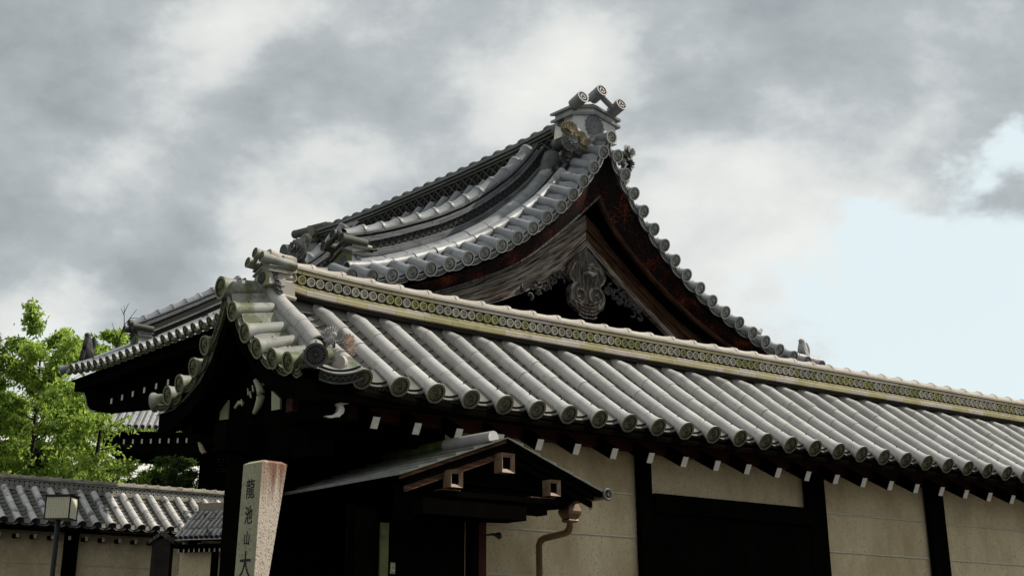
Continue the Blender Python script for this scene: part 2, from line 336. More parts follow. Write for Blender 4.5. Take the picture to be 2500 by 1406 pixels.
def round_tile(rt, L, n=12):
    mb = MB(); mb.tube([(0, 0, 0), (0, L * .10, 0), (0, L * .105, 0), (0, L, 0)], [rt * 1.018, rt * 1.012, rt * 1.0, rt * .965], n, -25, 205, caps=(False, False))
    th = rt * .82
    k = n + 1; vs = []
    for r in (rt * 1.018, th):
        for j in range(k):
            an = math.radians(-25 + 230. * j / n); vs.append((r * math.cos(an), 0, r * math.sin(an)))
    mb.add(vs, [(j, k + j, k + j + 1, j + 1) for j in range(n)], 0); return mb
def pan_tile(w_, L, th=.014, n=5):
    mb = MB(); vs = []
    for y in (0, L):
        for z in (0, -th):
            for j in range(n + 1):
                x = -w_ / 2 + w_ * j / n; vs.append((x, y, .045 * (2 * x / w_) ** 2 + z + (0 if y else .004)))
    k = n + 1
    for j in range(n):
        mb.add([vs[j], vs[j + 1], vs[2 * k + j + 1], vs[2 * k + j]], [(0, 1, 2, 3)], 0, True)
        mb.add([vs[k + j], vs[k + j + 1], vs[j + 1], vs[j]], [(0, 1, 2, 3)], 0)
    return mb
def eave_pan(w_, L, drop=.05, n=10):
    """trough tile whose front turns down into an apron with an arabesque relief"""
    mb = MB(); sag = lambda x: .034 * (2 * x / w_) ** 2
    xs = [-w_ / 2 + w_ * j / n for j in range(n + 1)]
    for y0, y1, dz in ((0, L, 0.),):
        top = [(x, y0, sag(x)) for x in xs] + [(x, y1, sag(x) + .01) for x in xs]; k = n + 1
        mb.add(top, [(j, j + 1, k + j + 1, k + j) for j in range(n)], 0, True)
    k = n + 1
    def band(y, zt, zb, mi):
        v = [(x, y, sag(x) - zt) for x in xs] + [(x, y, sag(x) - zb) for x in xs]
        mb.add(v, [(k + j, k + j + 1, j + 1, j) for j in range(n)], mi)
    def lip(y0, y1, z, mi):
        v = [(x, y0, sag(x) - z) for x in xs] + [(x, y1, sag(x) - z) for x in xs]
        mb.add(v, [(j, j + 1, k + j + 1, k + j) for j in range(n)] + [(k + j, k + j + 1, j + 1, j) for j in range(n)], mi)
    band(0, 0, drop * .16, 1); lip(0, .008, drop * .16, 1); band(.008, drop * .16, drop * .84, 2); lip(0, .008, drop * .84, 1); band(0, drop * .84, drop, 1); lip(0, .02, drop, 1)
    pts = []
    for i in range(25):
        x = -w_ * .40 + w_ * .80 * i / 24; pts.append((x, .004, sag(x) - drop * .5 + drop * .2 * math.sin(i * 1.55)))
    mb.tube(pts, drop * .055, 4, mi=1, caps=(False, False))
    # second, upper layer set back
    v = [(x * .92, .03, sag(x) + .018) for x in xs] + [(x * .92, L, sag(x) + .028) for x in xs]
    mb.add(v, [(j, j + 1, k + j + 1, k + j) for j in range(n)], 0, True)
    v = [(x * .92, .03, sag(x) + .0) for x in xs] + [(x * .92, .03, sag(x) + .018) for x in xs]
    mb.add(v, [(j, j + 1, k + j + 1, k + j) for j in range(n)], 2)
    return mb
def ridge_cap(rt, L, n=10):
    """half round ridge tile lying along +x with a raised clip band at its far end"""
    mb = MB(); a0, a1 = 0, 180
    mb.tube([(0, 0, 0), (L * .5, 0, 0), (L * .7, 0, 0), (L * .86, 0, 0)], [rt, rt, rt * 1.12, rt * 1.26], n, a0, a1, caps=(False, False))
    mb.tube([(L * .86, 0, 0), (L * .86, 0, 0), (L * .995, 0, 0), (L * .995, 0, 0)], [rt * 1.2, rt * 1.34, rt * 1.30, rt * .9], n, a0, a1, caps=(False, False), sm=False)
    mb.box(L * .88, L * .98, -rt * 1.42, rt * 1.42, -.012, .012)
    return mb

# ================================================================ GROUND
g = MB(); g.add([(-400, -300, 0), (400, -300, 0), (400, 600, 0), (-400, 600, 0)], [(0, 1, 2, 3)])
o = obj('ground', g, mats=['ground']); o['kind'] = 'structure'

AZR = math.radians(90 - 52.609)      # local x of every building points to azimuth 52.6 degrees
def P3(s, t, h): return Vector((s, t, h))

# ================================================================ GATEHOUSE (long tiled wing in front)
gate = thing('gatehouse', 'long low gatehouse wing with pale round roof tiles, buff plaster panels and black posts', 'building', (-.907, 10.125, 0), AZR)
PITCH = .3085
def lift(s): return .068 * math.exp(-s / 1.0) if s >= 0 else .068 - .25 * s
def h0(t): return 3.445 + .63 * t + .04 * t * t
TC = 1.15
def hs(s, t):
    tt = t if t <= TC else 2 * TC - t
    return h0(tt) + lift(s) * (1. if t < .3 else max(.75, 1. - .3 * (t - .3)))
NROW = 37
S_END = .3085 * NROW
# deck under the tiles
d = MB(); ss = [-.12, -.05, 0, .3, .7, 1.2, 2, 3, 5, 8, S_END + .1]; tt = [-.02, .25, .5, .75, 1.0, TC, 1.3, 1.55, 1.8, 2.05, 2.3]
vs = [(s, t, hs(s, t) - .088) for t in tt for s in ss] + [(s, t, hs(s, t) - .118) for t in tt for s in ss]
ns = len(ss); off_ = ns * len(tt); fs = []
for i in range(len(tt) - 1):
    for j in range(ns - 1):
        a_ = i * ns + j; fs += [(a_, a_ + 1, a_ + ns + 1, a_ + ns), (off_ + a_ + ns, off_ + a_ + ns + 1, off_ + a_ + 1, off_ + a_)]
for j in range(ns - 1): fs.append((off_ + j, off_ + j + 1, j + 1, j))
for i in range(len(tt) - 1): fs.append((i * ns, (i + 1) * ns, off_ + (i + 1) * ns, off_ + i * ns))
d.add(vs, fs); groof = obj('roof', d, gate, mats=['wood_shade'])
et_g = eave_tile(.077, .057, .39).mesh('eave_tile', ['tile_gate', 'tile_end', 'recess'])
rt_g = round_tile(.057, .295).mesh('round_tile', ['tile_gate'])
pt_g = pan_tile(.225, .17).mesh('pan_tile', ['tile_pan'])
ep_g = eave_pan(.25, .22, .062).mesh('eave_pan_tile', ['tile_pan', 'clay_dark', 'recess'])
bd_g = MB(); bd_g.tube([(0, 0, 0), (0, .25, 0)], .05, 8, -20, 200, caps=(True, True)); bd_g = bd_g.mesh('buried_tile', ['tile_gate'])
joints = [-.04, .27, .50, .735, .96, 1.19]
def place_row(s, first=0, parent=groof):
    for i in range(first, 5):
        t0, t1 = joints[i], joints[i + 1]
        p0 = P3(s, t0, hs(s, t0)); p1 = P3(s, t1, hs(s, t1)); y = (p1 - p0)
        sx = 1 + random.uniform(-.01, .01)
        if i == 0:
            obj('eave_tile', et_g, parent, frame_y(p0, y))
        else: obj('round_tile', rt_g, parent, frame_y(p0 + Vector((0, 0, .0015 * i)), y + Vector((random.uniform(-.005, .005), 0, random.uniform(-.003, .003))), s=sx))
for k in range(1, NROW): place_row(k * PITCH)
# short first row at the corner, stopped under the flower
p0 = P3(0, -.04, hs(0, -.04) + .0); p1 = P3(0, .3, hs(0, .3))
obj('eave_tile', et_g, groof, frame_y(p0, p1 - p0))
cap_ = MB(); cap_.tube([(0, 0, 0), (0, .10, 0), (0, .13, 0)], [.055, .055, .02], 14); obj('round_tile', cap_, groof, frame_y(p1, p1 - p0), mats=['tile_gate'])
# pans
cnt = 0; rest = MB()
for k in range(0, NROW):
    s = (k + .5) * PITCH
    if k == 0: tl = [i for i in range(13)]
    y0 = P3(s, .035, hs(s, .035) - .058)
    obj('eave_pan_tile', ep_g, groof, frame_y(y0, P3(0, 1, .60)))
    for i in range(12):
        t = .10 + i * .092; p = P3(s, t, hs(s, t) - .070); y = P3(0, .17, .17 * .6 - .012)
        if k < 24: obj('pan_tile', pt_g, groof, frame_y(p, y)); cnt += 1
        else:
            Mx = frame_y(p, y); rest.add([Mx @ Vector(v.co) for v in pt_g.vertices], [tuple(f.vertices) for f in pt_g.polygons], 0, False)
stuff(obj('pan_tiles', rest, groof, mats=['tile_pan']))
# row of little half tiles closing the top under the ridge
for k in range(0, 26):
    s = (k + .5) * PITCH; mbx = None
    if k == 0:
        b_ = MB(); b_.add([(-.1, 0, -.03), (.1, 0, -.03), (.12, .10, .085), (-.12, .10, .085)], [(0, 1, 2, 3)]); infill = b_.mesh('infill_tile', ['tile_pan'])
    obj('infill_tile', infill, groof, loc=(s, 1.075, hs(s, 1.1) - .02))
# hidden slope: low detail rows joined
bk = MB()
for k in range(0, NROW):
    s = k * PITCH; pts = [(s, 2 * TC - t, hs(s, t)) for t in joints]
    bk.tube(pts, .057, 8, mi=0)
stuff(obj('rear_slope_tiles', bk, groof, mats=['tile_gate']))

# --- verge (gable edge) of the gatehouse
vt_mesh = eave_tile(.076, .06, .34).mesh('verge_tile', ['tile_verge', 'end_verge', 'recess'])
NV = [(.132, 3.569), (.357, 3.633), (.591, 3.743), (.784, 3.888), (.996, 4.083)]
for i, (t, h) in enumerate(NV):
    rise = [.085, .085, .083, .067, .053][i]
    p0 = P3(-.50, t, h); p1 = P3(-.165, t, h + rise)
    obj('verge_tile', vt_mesh, groof, frame_y(p0, p1 - p0))
big = eave_tile(.088, .072, .42).mesh('verge_tile', ['tile_verge', 'end_verge', 'recess'])
p0 = P3(-.515, 1.181, 4.294); obj('verge_tile', big, groof, frame_y(p0, P3(.39, 0, .03)))
for (t, h) in [(1.41, 3.90), (1.568, 3.759), (1.784, 3.664), (1.978, 3.607)]:
    p0 = P3(-.50, t, h); obj('verge_tile', vt_mesh, groof, frame_y(p0, P3(.34, 0, .06)))
# far corner tile turned outwards
p0 = P3(-.46, 2.30, 3.60); obj('corner_tile', eave_tile(.078, .05, .30), groof, frame_y(p0, P3(.22, -.32, .05)), mats=['tile_verge', 'end_verge', 'recess'])
ev = eave_pan(.20, .30, .055).mesh('verge_pan_tile', ['tile_verge', 'end_verge', 'recess'])
vl = [(0.0, 3.55)] + NV + [(1.181, 4.27), (1.41, 3.90), (1.568, 3.759), (1.784, 3.664), (1.978, 3.607), (2.24, 3.60)]
for (ta, ha), (tb, hb) in zip(vl[:-1], vl[1:]):
    mid = P3(-.47, (ta + tb) / 2, (ha + hb) / 2 - .045); dx = P3(0, tb - ta, hb - ha); L_ = dx.length
    x = -dx.normalized(); y = P3(1, 0, .22).normalized(); z = x.cross(y).normalized(); y = z.cross(x)
    m4 = basis(mid, x, y, z); m4 = m4 @ Matrix.Diagonal((L_ / .22, 1, 1, 1)); obj('verge_pan_tile', ev, groof, m4)
# under-verge strip: flat tiles below the top tubes
vb = MB()
for (ta, ha), (tb, hb) in zip(vl[1:-1], vl[2:]):
    vb.add([(-.47, ta, ha - .05), (-.47, tb, hb - .05), (-.1, tb, hb + .0), (-.1, ta, ha + .0)], [(0, 1, 2, 3)])
    vb.add([(-.45, ta, ha - .10), (-.45, tb, hb - .10), (-.1, tb, hb - .14), (-.1, ta, ha - .14)], [(3, 2, 1, 0)])
stuff(obj('verge_bed_tiles', vb, groof, mats=['tile_verge']))
# black barge boards below
def barge(parent, pts, x0, x1, dh0, dh1, m_, name='barge_board'):
    b = MB(); n = len(pts); vs = []
    for t, h in pts:
        for x in (x0, x1):
            for dh in (dh0, dh1): vs.append((x, t, h + dh))
    fs = []
    for i in range(n - 1):
        a = 4 * i; b4 = a + 4
        fs += [(a, b4, b4 + 1, a + 1), (a + 2, a + 3, b4 + 3, b4 + 2), (a, a + 2, b4 + 2, b4), (a + 1, b4 + 1, b4 + 3, a + 3)]
    fs += [(0, 1, 3, 2), (4 * n - 4, 4 * n - 2, 4 * n - 1, 4 * n - 3)]
    b.add(vs, fs); return obj(name, b, parent, mats=[m_])
near = [(t, h) for t, h in vl if t <= 1.19]; far = [(1.17, 4.27)] + [(t, h) for t, h in vl if t > 1.19]
barge(gate, near, -.43, -.33, -.10, -.24, 'wood_shade'); barge(gate, far, -.431, -.331, -.10, -.24, 'wood_shade')
barge(gate, near, -.33, -.12, -.11, -.16, 'wood_shade', 'soffit_board'); barge(gate, far, -.331, -.121, -.11, -.16, 'wood_shade', 'soffit_board')
# long tube row lying along the verge
row = [(-.10, 1.20, 4.385), (-.10, 1.0, 4.20), (-.10, .815, 4.072), (-.105, .63, 3.955), (-.12, .45, 3.83), (-.16, .30, 3.765)]
for a_, b_ in zip(row[1:], row[:-1]):
    p0, p1 = Vector(a_), Vector(b_); m4 = frame_y(p0, p1 - p0, s=1.12); obj('round_tile', rt_g, groof, m4)
for h_, dx in ((-.07, -.055),):
    pts = [Vector(p) + Vector((dx, 0, h_)) for p in row]
    q = MB(); q.tube(pts, .042, 8); obj('verge_under_tile', q, groof, mats=['tile_verge'])
# corner disc tile
p0 = P3(-.40, -.07, 3.60); et_c = eave_tile(.084, .06, .30).mesh('corner_tile', ['tile_verge', 'clay_dark', 'recess'])
obj('corner_tile', et_c, groof, frame_y(p0, P3(.20, .36, .16)))
cp = eave_pan(.34, .2, .075); obj('corner_pan_tile', cp, groof, frame_y(P3(-.19, -.07, 3.50), P3(0, 1, .5)) @ Matrix.Rotation(math.radians(-7), 4, 'Y'), mats=['tile_verge', 'clay_dark', 'recess'])
pl = MB(); pl.tube([(0, 0, 0), (0, .05, 0)], .05, 14, capmi=0); obj('corner_plug', pl, groof, frame_y(P3(-.19, -.02, 3.585), P3(.7, .5, .1)), mats=['ridge'])

# --- flower ornament at the corner
def petal_ring(mb, n, r0, r1, w_, z0, z1, mi=0, lift_=.0, ph=0.):
    for k in range(n):
        a = 2 * math.pi * (k + ph) / n; ca, sa = math.cos(a), math.sin(a)
        def q(r, o_, z): return (r * ca - o_ * sa, r * sa + o_ * ca, z)
        v = [q(r0, -w_ * .25, z0), q(r0, w_ * .25, z0), q(r1 * .82, w_ * .5, z1), q(r1, 0, z1 - .1 * w_), q(r1 * .82, -w_ * .5, z1), q((r0 + r1) * .5, 0, (z0 + z1) / 2 + lift_)]
        mb.add(v, [(0, 5, 4), (0, 1, 5), (1, 2, 5), (5, 2, 3), (4, 5, 3)], mi)
        mb.add([(x, y, z - .006) for x, y, z in v], [(4, 5, 0), (5, 1, 0), (5, 2, 1), (3, 2, 5), (3, 5, 4)], mi)
fl = thing  # placeholder name kept free
fm = MB(); petal_ring(fm, 24, .015, .085, .021, .012, .016, 0, -.007); petal_ring(fm, 24, .015, .078, .02, .004, .002, 0, -.004, .5)
fm.tube([(0, 0, -.012), (0, 0, .016), (0, 0, .026)], [.03, .026, .010], 12, up=(0, 1, 0), mi=0)
nrm = P3(-.40, -.66, .50).normalized(); x_ = nrm.cross(Vector((0, 0, 1))).normalized() * -1; y_ = nrm.cross(x_)
flower = obj('flower_ornament', fm, groof, basis(P3(-.085, .235, 3.825), x_, y_, nrm), mats=['clay_mid'])
lm = MB(); lm.tube([(0, 0, 0), (.0, 0, -.10)], .012, 6, up=(0, 1, 0)); obj('flower_stem', lm, groof, loc=(-.08, .23, 3.84), mats=['clay_dark'])
def leaf_slab(pts, th=.012, vein=True):
    b = MB(); b.prism(pts, 0, th, lambda a, c, d_: (a, d_, c))
    if vein:
        cx_ = sum(p[0] for p in pts) / len(pts); cz_ = sum(p[1] for p in pts) / len(pts)
        for p in pts: b.tube([(cx_, -.002, cz_), (p[0] * .92 + cx_ * .08, -.003, p[1] * .92 + cz_ * .08)], .003, 4, caps=(False, False))
    return b
lobes = []
for i in range(22):
    a = 2 * math.pi * i / 22; r = .062 * (1.0 if i % 2 else .78) * (1 - .25 * abs(math.sin(a))); lobes.append((r * math.cos(a), r * math.sin(a)))
def Ry(an): return Matrix.Rotation(an, 4, 'Y')
obj('leaf_ornament', leaf_slab(lobes), groof, Matrix.Translation(P3(-.165, .16, 3.785)) @ Ry(math.radians(30)), mats=['clay_mid'])
obj('leaf_ornament', leaf_slab([(x * 1.05, z * 1.1) for x, z in lobes]), groof, Matrix.Translation(P3(.02, .2, 3.80)) @ Ry(math.radians(-25)), mats=['clay_pink'])
obj('leaf_ornament', leaf_slab([(x * .9, z * .9) for x, z in lobes]), groof, Matrix.Translation(P3(-.02, .10, 3.72)) @ Ry(math.radians(40)), mats=['clay_pink'])

# --- gatehouse ridge
rm = MB()
def rz(s, z): return z + lift(s)
sl = [-.05 + i * .5 for i in range(24)]
vs = []
for s in sl:
    for t, z in ((TC - .068, 4.22), (TC - .068, 4.44), (TC + .068, 4.44), (TC + .068, 4.22)): vs.append((s, t, rz(s, z)))
fs = []
for i in range(len(sl) - 1):
    for j in range(4): fs.append((4 * i + j, 4 * i + (j + 1) % 4, 4 * i + 4 + (j + 1) % 4, 4 * i + 4 + j))
fs += [(0, 3, 2, 1), (4 * len(sl) - 4, 4 * len(sl) - 3, 4 * len(sl) - 2, 4 * len(sl) - 1)]
rm.add(vs, fs); gridge = obj('ridge', rm, gate, mats=['recess'])
def slab_mesh(L, hw, z0, z1, name, mt, bev=.006):
    b = MB(); L2 = L - .0025
    prof = [(-hw, z0), (-hw, z1 - bev), (-hw + bev, z1), (hw - bev, z1), (hw, z1 - bev), (hw, z0)]
    b.prism(prof, 0, L2, lambda a, c, d_: (d_, a, c)); return b.mesh(name, [mt])
def slab_row(parent, fn, s0, s1, L, hw, z0, z1, mt, name='ridge_tile', jit=.001, mats2=None, pr=.3):
    me = slab_mesh(L, hw, 0, z1 - z0, name, mt); me2 = remat(me, [mats2]) if mats2 else me
    s = s0
    while s < s1:
        p0 = fn(s, z0); p1 = fn(s + L, z0); x = (p1 - p0).normalized(); y = Vector((0, 1, 0)) if abs(x.x) > .5 or abs(x.z) > .8 else Vector((-1, 0, 0))
        z = x.cross(y).normalized()
        if z.z < 0: y = -y; z = -z
        obj(name, me2 if random.random() < pr else me, parent, basis(p0 + z * random.uniform(0, jit), x, z.cross(x), z)); s += L
gfn = lambda s, z: P3(s, TC, rz(s, z))
slab_row(gridge, gfn, -.02, S_END - .3, .277, .093, 4.443, 4.468, 'ridge')
slab_row(gridge, gfn, -.16, S_END - .3, .277, .085, 4.412, 4.440, 'ridge_moss', mats2='ridge', pr=.3)
slab_row(gridge, gfn, -.05, S_END - .3, .277, .083, 4.293, 4.321, 'ridge_moss', mats2='ridge', pr=.2)
slab_row(gridge, gfn, -.13, S_END - .3, .277, .110, 4.248, 4.287, 'ridge', mats2='ridge_moss', pr=.45)
cap_m = ridge_cap(.052, .277).mesh('ridge_cap_tile', ['ridge']); s = -.02
while s < S_END - .3:
    p0 = gfn(s, 4.462); p1 = gfn(s + .277, 4.462); obj('ridge_cap_tile', cap_m, gridge, basis(p0, (p1 - p0).normalized(), (0, 1, 0))); s += .277
cm1 = MB(); disc_face(cm1, .036, 14, 0, rings=18); cm1.tube([(0, 0, 0), (0, .03, 0)], .036, 18, caps=(False, False)); cm1 = cm1.mesh('crest_tile', ['crest', 'crest', 'recess']); cm2 = remat(cm1, ['crest_moss', 'crest_moss', 'recess'])
for i in range(138):
    s = .035 + i * .0815; obj('crest_tile', cm2 if random.random() < .3 else cm1, gridge, loc=(s, TC - .068 - .02, rz(s, 4.367)))
# ridge end: onigawara, three tubes, stacked side tiles
def oni(parent, c, w_, h_, d_, face, side, facing, crest=True, tube_r=.045, tube_l=.34, comma=True, tilt=.12, petal=12, offs=((-.95, -.02), (0, .20), (.95, -.02)), name='ridge_end_ornament', tcol='tile_verge', tend='end_verge'):
    """pentagonal ridge-end block; local x = width, local y = outward (facing), z up"""
    y = Vector(facing).normalized(); z = Vector((0, 0, 1)); x = y.cross(z).normalized(); base = basis(c, x, y, z)
    b = MB(); W = w_ / 2
    def pent(sc_, zb, zt): return [(-W * sc_, zb), (W * sc_, zb), (W * sc_ * .92, zt - h_ * .16), (0, zt), (-W * sc_ * .92, zt - h_ * .16)]
    b.prism(pent(1, 0, h_ * .62), 0, -d_, lambda a, c_, e_: (a, e_, c_), 0, 1)
    for zb, pr in ((h_ * .62, .10), (h_ * .80, .12)):
        p = [(-W * (1 + pr), zb - h_ * .19), (-W * (1 + pr), zb - h_ * .13), (0, zb + h_ * .07), (W * (1 + pr), zb - h_ * .13), (W * (1 + pr), zb - h_ * .19), (0, zb)]
        b.prism(p, d_ * .10, -d_ * 1.05, lambda a, c_, e_: (a, e_, c_), 2, 2)
    b.prism([(-W * .95, h_ * .45), (W * .95, h_ * .45), (W * .95, h_ * .74), (0, h_ * .92), (-W * .95, h_ * .74)], -d_ * .02, -d_ * .98, lambda a, c_, e_: (a, e_, c_), 1, 1)
    r = obj(name, b, parent, base, mats=[face, side, tcol])
    if crest:
        f = MB(); R = w_ * .19; disc = MB()
        petal_ring(f, 16, R * .12, R * 1.15, R * .40, .012, .008, 0, .012); f.tube([(0, 0, 0), (0, 0, .02)], R * .17, 8, up=(0, 1, 0))
        f.tube([(0, 0, -.002), (0, 0, .004)], R * .9, 16, up=(0, 1, 0), mi=1)
        obj('crest', f, parent, base @ Matrix.Translation((0, .004, h_ * .30)) @ Matrix.Rotation(math.radians(-90), 4, 'X'), mats=['clay_dark' if face != 'oni_white' else 'slab_hall', 'recess'])
    tm = eave_tile(tube_r, tube_r * .92, tube_l, comma=comma, nail=False, petals=petal).mesh('ridge_end_tube', [tcol, tend, 'recess'])
    for ox, oz in offs:
        o0 = Vector((ox * W, d_ * .55, h_ * .92 + oz * h_)); ma = base @ frame_y(o0, Vector((0, -1, -tilt)))
        obj('ridge_end_tube', tm, parent, ma)
    for i_ in (-1, 1):
        sw = MB(); sw.tube([(i_ * W * .15, d_ * .3, h_ * 1.06), (i_ * W * .5, d_ * .3, h_ * .90), (i_ * W * .85, d_ * .3, h_ * .90)], h_ * .085, 8); obj('ridge_end_saddle', sw, parent, base, mats=[tcol])
    return base
oni(gridge, P3(-.20, 1.12, 4.34), .24, .22, .14, 'oni_face', 'ridge', (-1, 0, 0), tube_r=.042, tube_l=.30, comma=False, tcol='tile_verge', offs=((-.9, -.02), (.0, .22), (.9, -.02)))
sb = MB(); sb.prism([(-.10, 4.40), (.10, 4.40), (.09, 4.52), (0, 4.56), (-.09, 4.52)], -.05, .06, lambda a, c_, e_: (e_, TC + a, c_ + .068)); obj('ridge_end_saddle', sb, gridge, mats=['ridge'])
# cap running out over the saddle
q = MB(); q.tube([(-.16, TC - .03, 4.60), (.03, TC, 4.565)], [.042, .05], 12); obj('ridge_end_tube', q, gridge, mats=['ridge'])
st = MB(); st.tube([(0, 0, 0), (.095, 0, 0)], .024, 10); st = st.mesh('stacked_tile', ['ridge'])
for i, z in enumerate((4.535, 4.495, 4.455, 4.415, 4.375)): obj('stacked_tile', st, gridge, Matrix.Translation((-.10, TC - .115, z)) @ Matrix.Diagonal((1.1, 1, .9, 1)))
fp = MB(); fp.prism([(-.1, 4.27), (.03, 4.255), (.02, 4.37), (-.08, 4.38)], TC - .145, TC - .10, lambda a, c_, e_: (a, e_, c_)); fp.tube([(-.10, TC - .15, 4.265), (.03, TC - .15, 4.25)], .018, 8); obj('ridge_foot_tile', fp, gridge, mats=['ridge'])
# carved cloud scroll under the ridge end
sc_ = MB(); pts = []
for i in range(40):
    k = i / 39.; pts.append((-.16 + .05 * k + .012 * math.sin(k * 21), TC - .10 - .055 * k, 4.50 - .24 * k))
sc_.tube(pts, [.026 + .008 * math.sin(i * 1.1) for i in range(40)], 8)
for i in range(6):
    k = i / 5.; c_ = Vector((-.17 + .05 * k, TC - .13 - .05 * k, 4.48 - .2 * k)); ring = [c_ + Vector((.018 * math.cos(a), 0, .018 * math.sin(a))) for a in np.linspace(0, 5.2, 9)]; sc_.tube(ring, .006, 5)
obj('cloud_scroll', sc_, gridge, mats=['clay_dark'])
sc2 = MB(); pts = [(-.17 + .01 * math.sin(i), 1.24 + .012 * i, 4.46 - .022 * i) for i in range(8)]; sc2.tube(pts, .028, 7); obj('cloud_scroll', sc2, gridge, mats=['clay_dark'])

# --- gatehouse walls and eaves timber
TW = .5
def bx(name, parent, x0, x1, y0, y1, z0, z1, m_):
    b = MB(); b.box(x0, x1, y0, y1, z0, z1); return obj(name, b, parent, mats=[m_])
bx('rear_wall', gate, -.14, S_END, 1.52, 1.60, 0, 3.55, 'wood_shade')
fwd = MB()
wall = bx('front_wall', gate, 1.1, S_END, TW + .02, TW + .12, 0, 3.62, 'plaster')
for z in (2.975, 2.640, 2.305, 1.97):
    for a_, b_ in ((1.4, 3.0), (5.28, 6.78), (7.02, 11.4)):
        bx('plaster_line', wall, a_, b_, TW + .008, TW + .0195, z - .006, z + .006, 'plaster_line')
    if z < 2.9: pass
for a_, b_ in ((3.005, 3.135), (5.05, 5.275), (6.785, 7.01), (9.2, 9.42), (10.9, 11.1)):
    bx('post', gate, a_, b_, TW - .06, TW + .0, 0, 3.42, 'wood_shade')
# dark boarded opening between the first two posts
bx('lintel', gate, 3.135, 5.05, TW - .10, TW + .01, 2.84, 2.985, 'wood_shade')
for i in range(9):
    x0 = 3.137 + i * .2125; bx('door_board', gate, x0, x0 + .208, TW - .05, TW + .0, 0, 2.838, 'wood_shade')
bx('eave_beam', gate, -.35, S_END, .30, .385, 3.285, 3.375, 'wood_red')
bx('wall_plate', gate, -.3, S_END, TW - .05, TW + .05, 3.44, 3.54, 'wood_shade')
bx('eave_fascia', gate, -.36, S_END, .0, .045, 3.33, 3.385, 'wood_shade')
bd = MB(); bd.add([(-.36, -.01, 3.385), (S_END, -.01, 3.385), (S_END, 1.2, 4.12), (-.36, 1.2, 4.12)], [(3, 2, 1, 0)]); obj('soffit_board', bd, gate, mats=['wood_shade'])
rb = MB(); dirr = P3(0, 1, .52).normalized()
rb.box(-.030, .030, .002, 1.1, -.045, .045); rmesh = rb.mesh('rafter', ['wood_shade'])
re = MB(); re.box(-.0285, .0285, -.004, .0015, -.042, .042); remesh = re.mesh('rafter_end', ['white_paint'])
raf = [.219, .573, .938, 1.317, 1.696, 2.065, 2.448, 2.837, 3.213, 3.584] + [3.95 + i * .374 for i in range(21)]
for s in raf:
    m4 = frame_y(P3(s, .13, 3.21 + lift(s) * .5), dirr); r_ = obj('rafter', rmesh, gate, m4); e_ = obj('rafter_end', remesh, r_)
# gable wall and its pale plaster panels
gw = MB(); gw.prism([(.5, 3.05), (.95, 3.05), (.95, 0), (1.60, 0), (1.60, 3.3), (1.82, 3.4), (1.82, 3.5), (1.17, 4.0), (.5, 3.45)], -.15, -.05, lambda a, c_, e_: (e_, a, c_)); gwall = obj('gable_wall', gw, gate, mats=['wood_shade'])
for poly in ([(.93, 3.53), (.80, 3.455), (.795, 3.38), (.915, 3.385)], [(1.60, 3.555), (1.60, 3.412), (1.725, 3.42), (1.72, 3.483)]):
    b = MB(); b.prism(poly, -.170, -.155, lambda a, c_, e_: (e_, a, c_)); obj('plaster_panel', b, gwall, mats=['plaster_olive'])
# carved pendant hanging in the gable, greenish edges
pn = MB()
pts = [(-.20, 1.13 - .10 * math.sin(k * 3.0), 3.63 - .24 * k) for k in np.linspace(0, 1, 14)]; pn.tube(pts, [.010 + .022 * math.sin(k * 2.6 + .3) for k in np.linspace(0, 1, 14)], 7)
for t_, z_0 in ((1.17, 3.60), (1.20, 3.56), (1.24, 3.585), (1.33, 3.52), (1.02, 3.63)): pn.tube([(-.20, t_, z_0), (-.20, t_ - .02, z_0 - .05)], [.006, .010], 6)
pn.tube([(-.20, 1.42, 3.47), (-.20, 1.36, 3.50), (-.20, 1.30, 3.49)], [.012, .018, .01], 6)
obj('gable_pendant', pn, gate, mats=['plaster_olive'])
pn = MB(); pn.prism([(1.1, 3.45), (1.2, 3.36), (1.3, 3.45), (1.28, 3.6), (1.2, 3.72), (1.12, 3.6)], -.185, -.16, lambda a, c_, e_: (e_, a, c_)); obj('gable_pendant', pn, gate, mats=['wood_shade'])
# S shaped white beam nose
ns_ = MB(); W_ = .03
cur = [(-.085, 3.365), (-.088, 3.34), (-.135, 3.325), (-.118, 3.30), (-.125, 3.27), (-.16, 3.243), (-.225, 3.232)]
poly = cur + [(x + .052, z - .006) for x, z in cur[::-1]]
for i in range(len(cur) - 1):
    a_, b_ = cur[i], cur[i + 1]; c_ = (b_[0] + .048, b_[1] - .008); d_ = (a_[0] + .048, a_[1] - .004)
    ns_.prism([a_, b_, c_, d_], .07, .10, lambda a, c2, e_: (a, e_, c2))
obj('beam_nose', ns_, gate, mats=['white_paint'])
bx('beam_nose_block', gate, -.30, -.03, .102, .5, 3.22, 3.38, 'wood_shade')
on = MB(); on.prism([(0, 0), (.05, -.03), (.10, -.075), (.125, -.085), (.085, -.095), (.045, -.07)], 0, .02, lambda a, c_, e_: (e_, -a, c_)); obj('bracket_scroll', on, gate, loc=(-.40, 1.60, 3.22), mats=['clay_buff'])
# dark mass under the near corner: posts and bracket beams
bx('post', gate, -.145, .07, .42, .64, 3.02, 3.5, 'wood_shade')
bx('post', gate, -.149, .07, 1.38, 1.595, 0, 3.5, 'wood_shade')
bx('tie_beam', gate, -.45, -.15, 1.05, 1.25, 3.1, 3.3, 'wood_shade')
for t in (.45, 1.62): bx('purlin', gate, -.14, S_END, t, t + .12, 3.38, 3.47, 'wood_shade')
bx('side_wall', gate, -.13, 1.1, 1.25, 1.35, 0, 3.55, 'wood_shade'); bx('side_wall', gate, 1.0, 1.099, TW + .02, 1.249, 0, 3.55, 'wood_shade'); bx('eave_board', gate, -.13, 1.1, TW + .02, TW + .08, 3.16, 3.55, 'wood_shade')

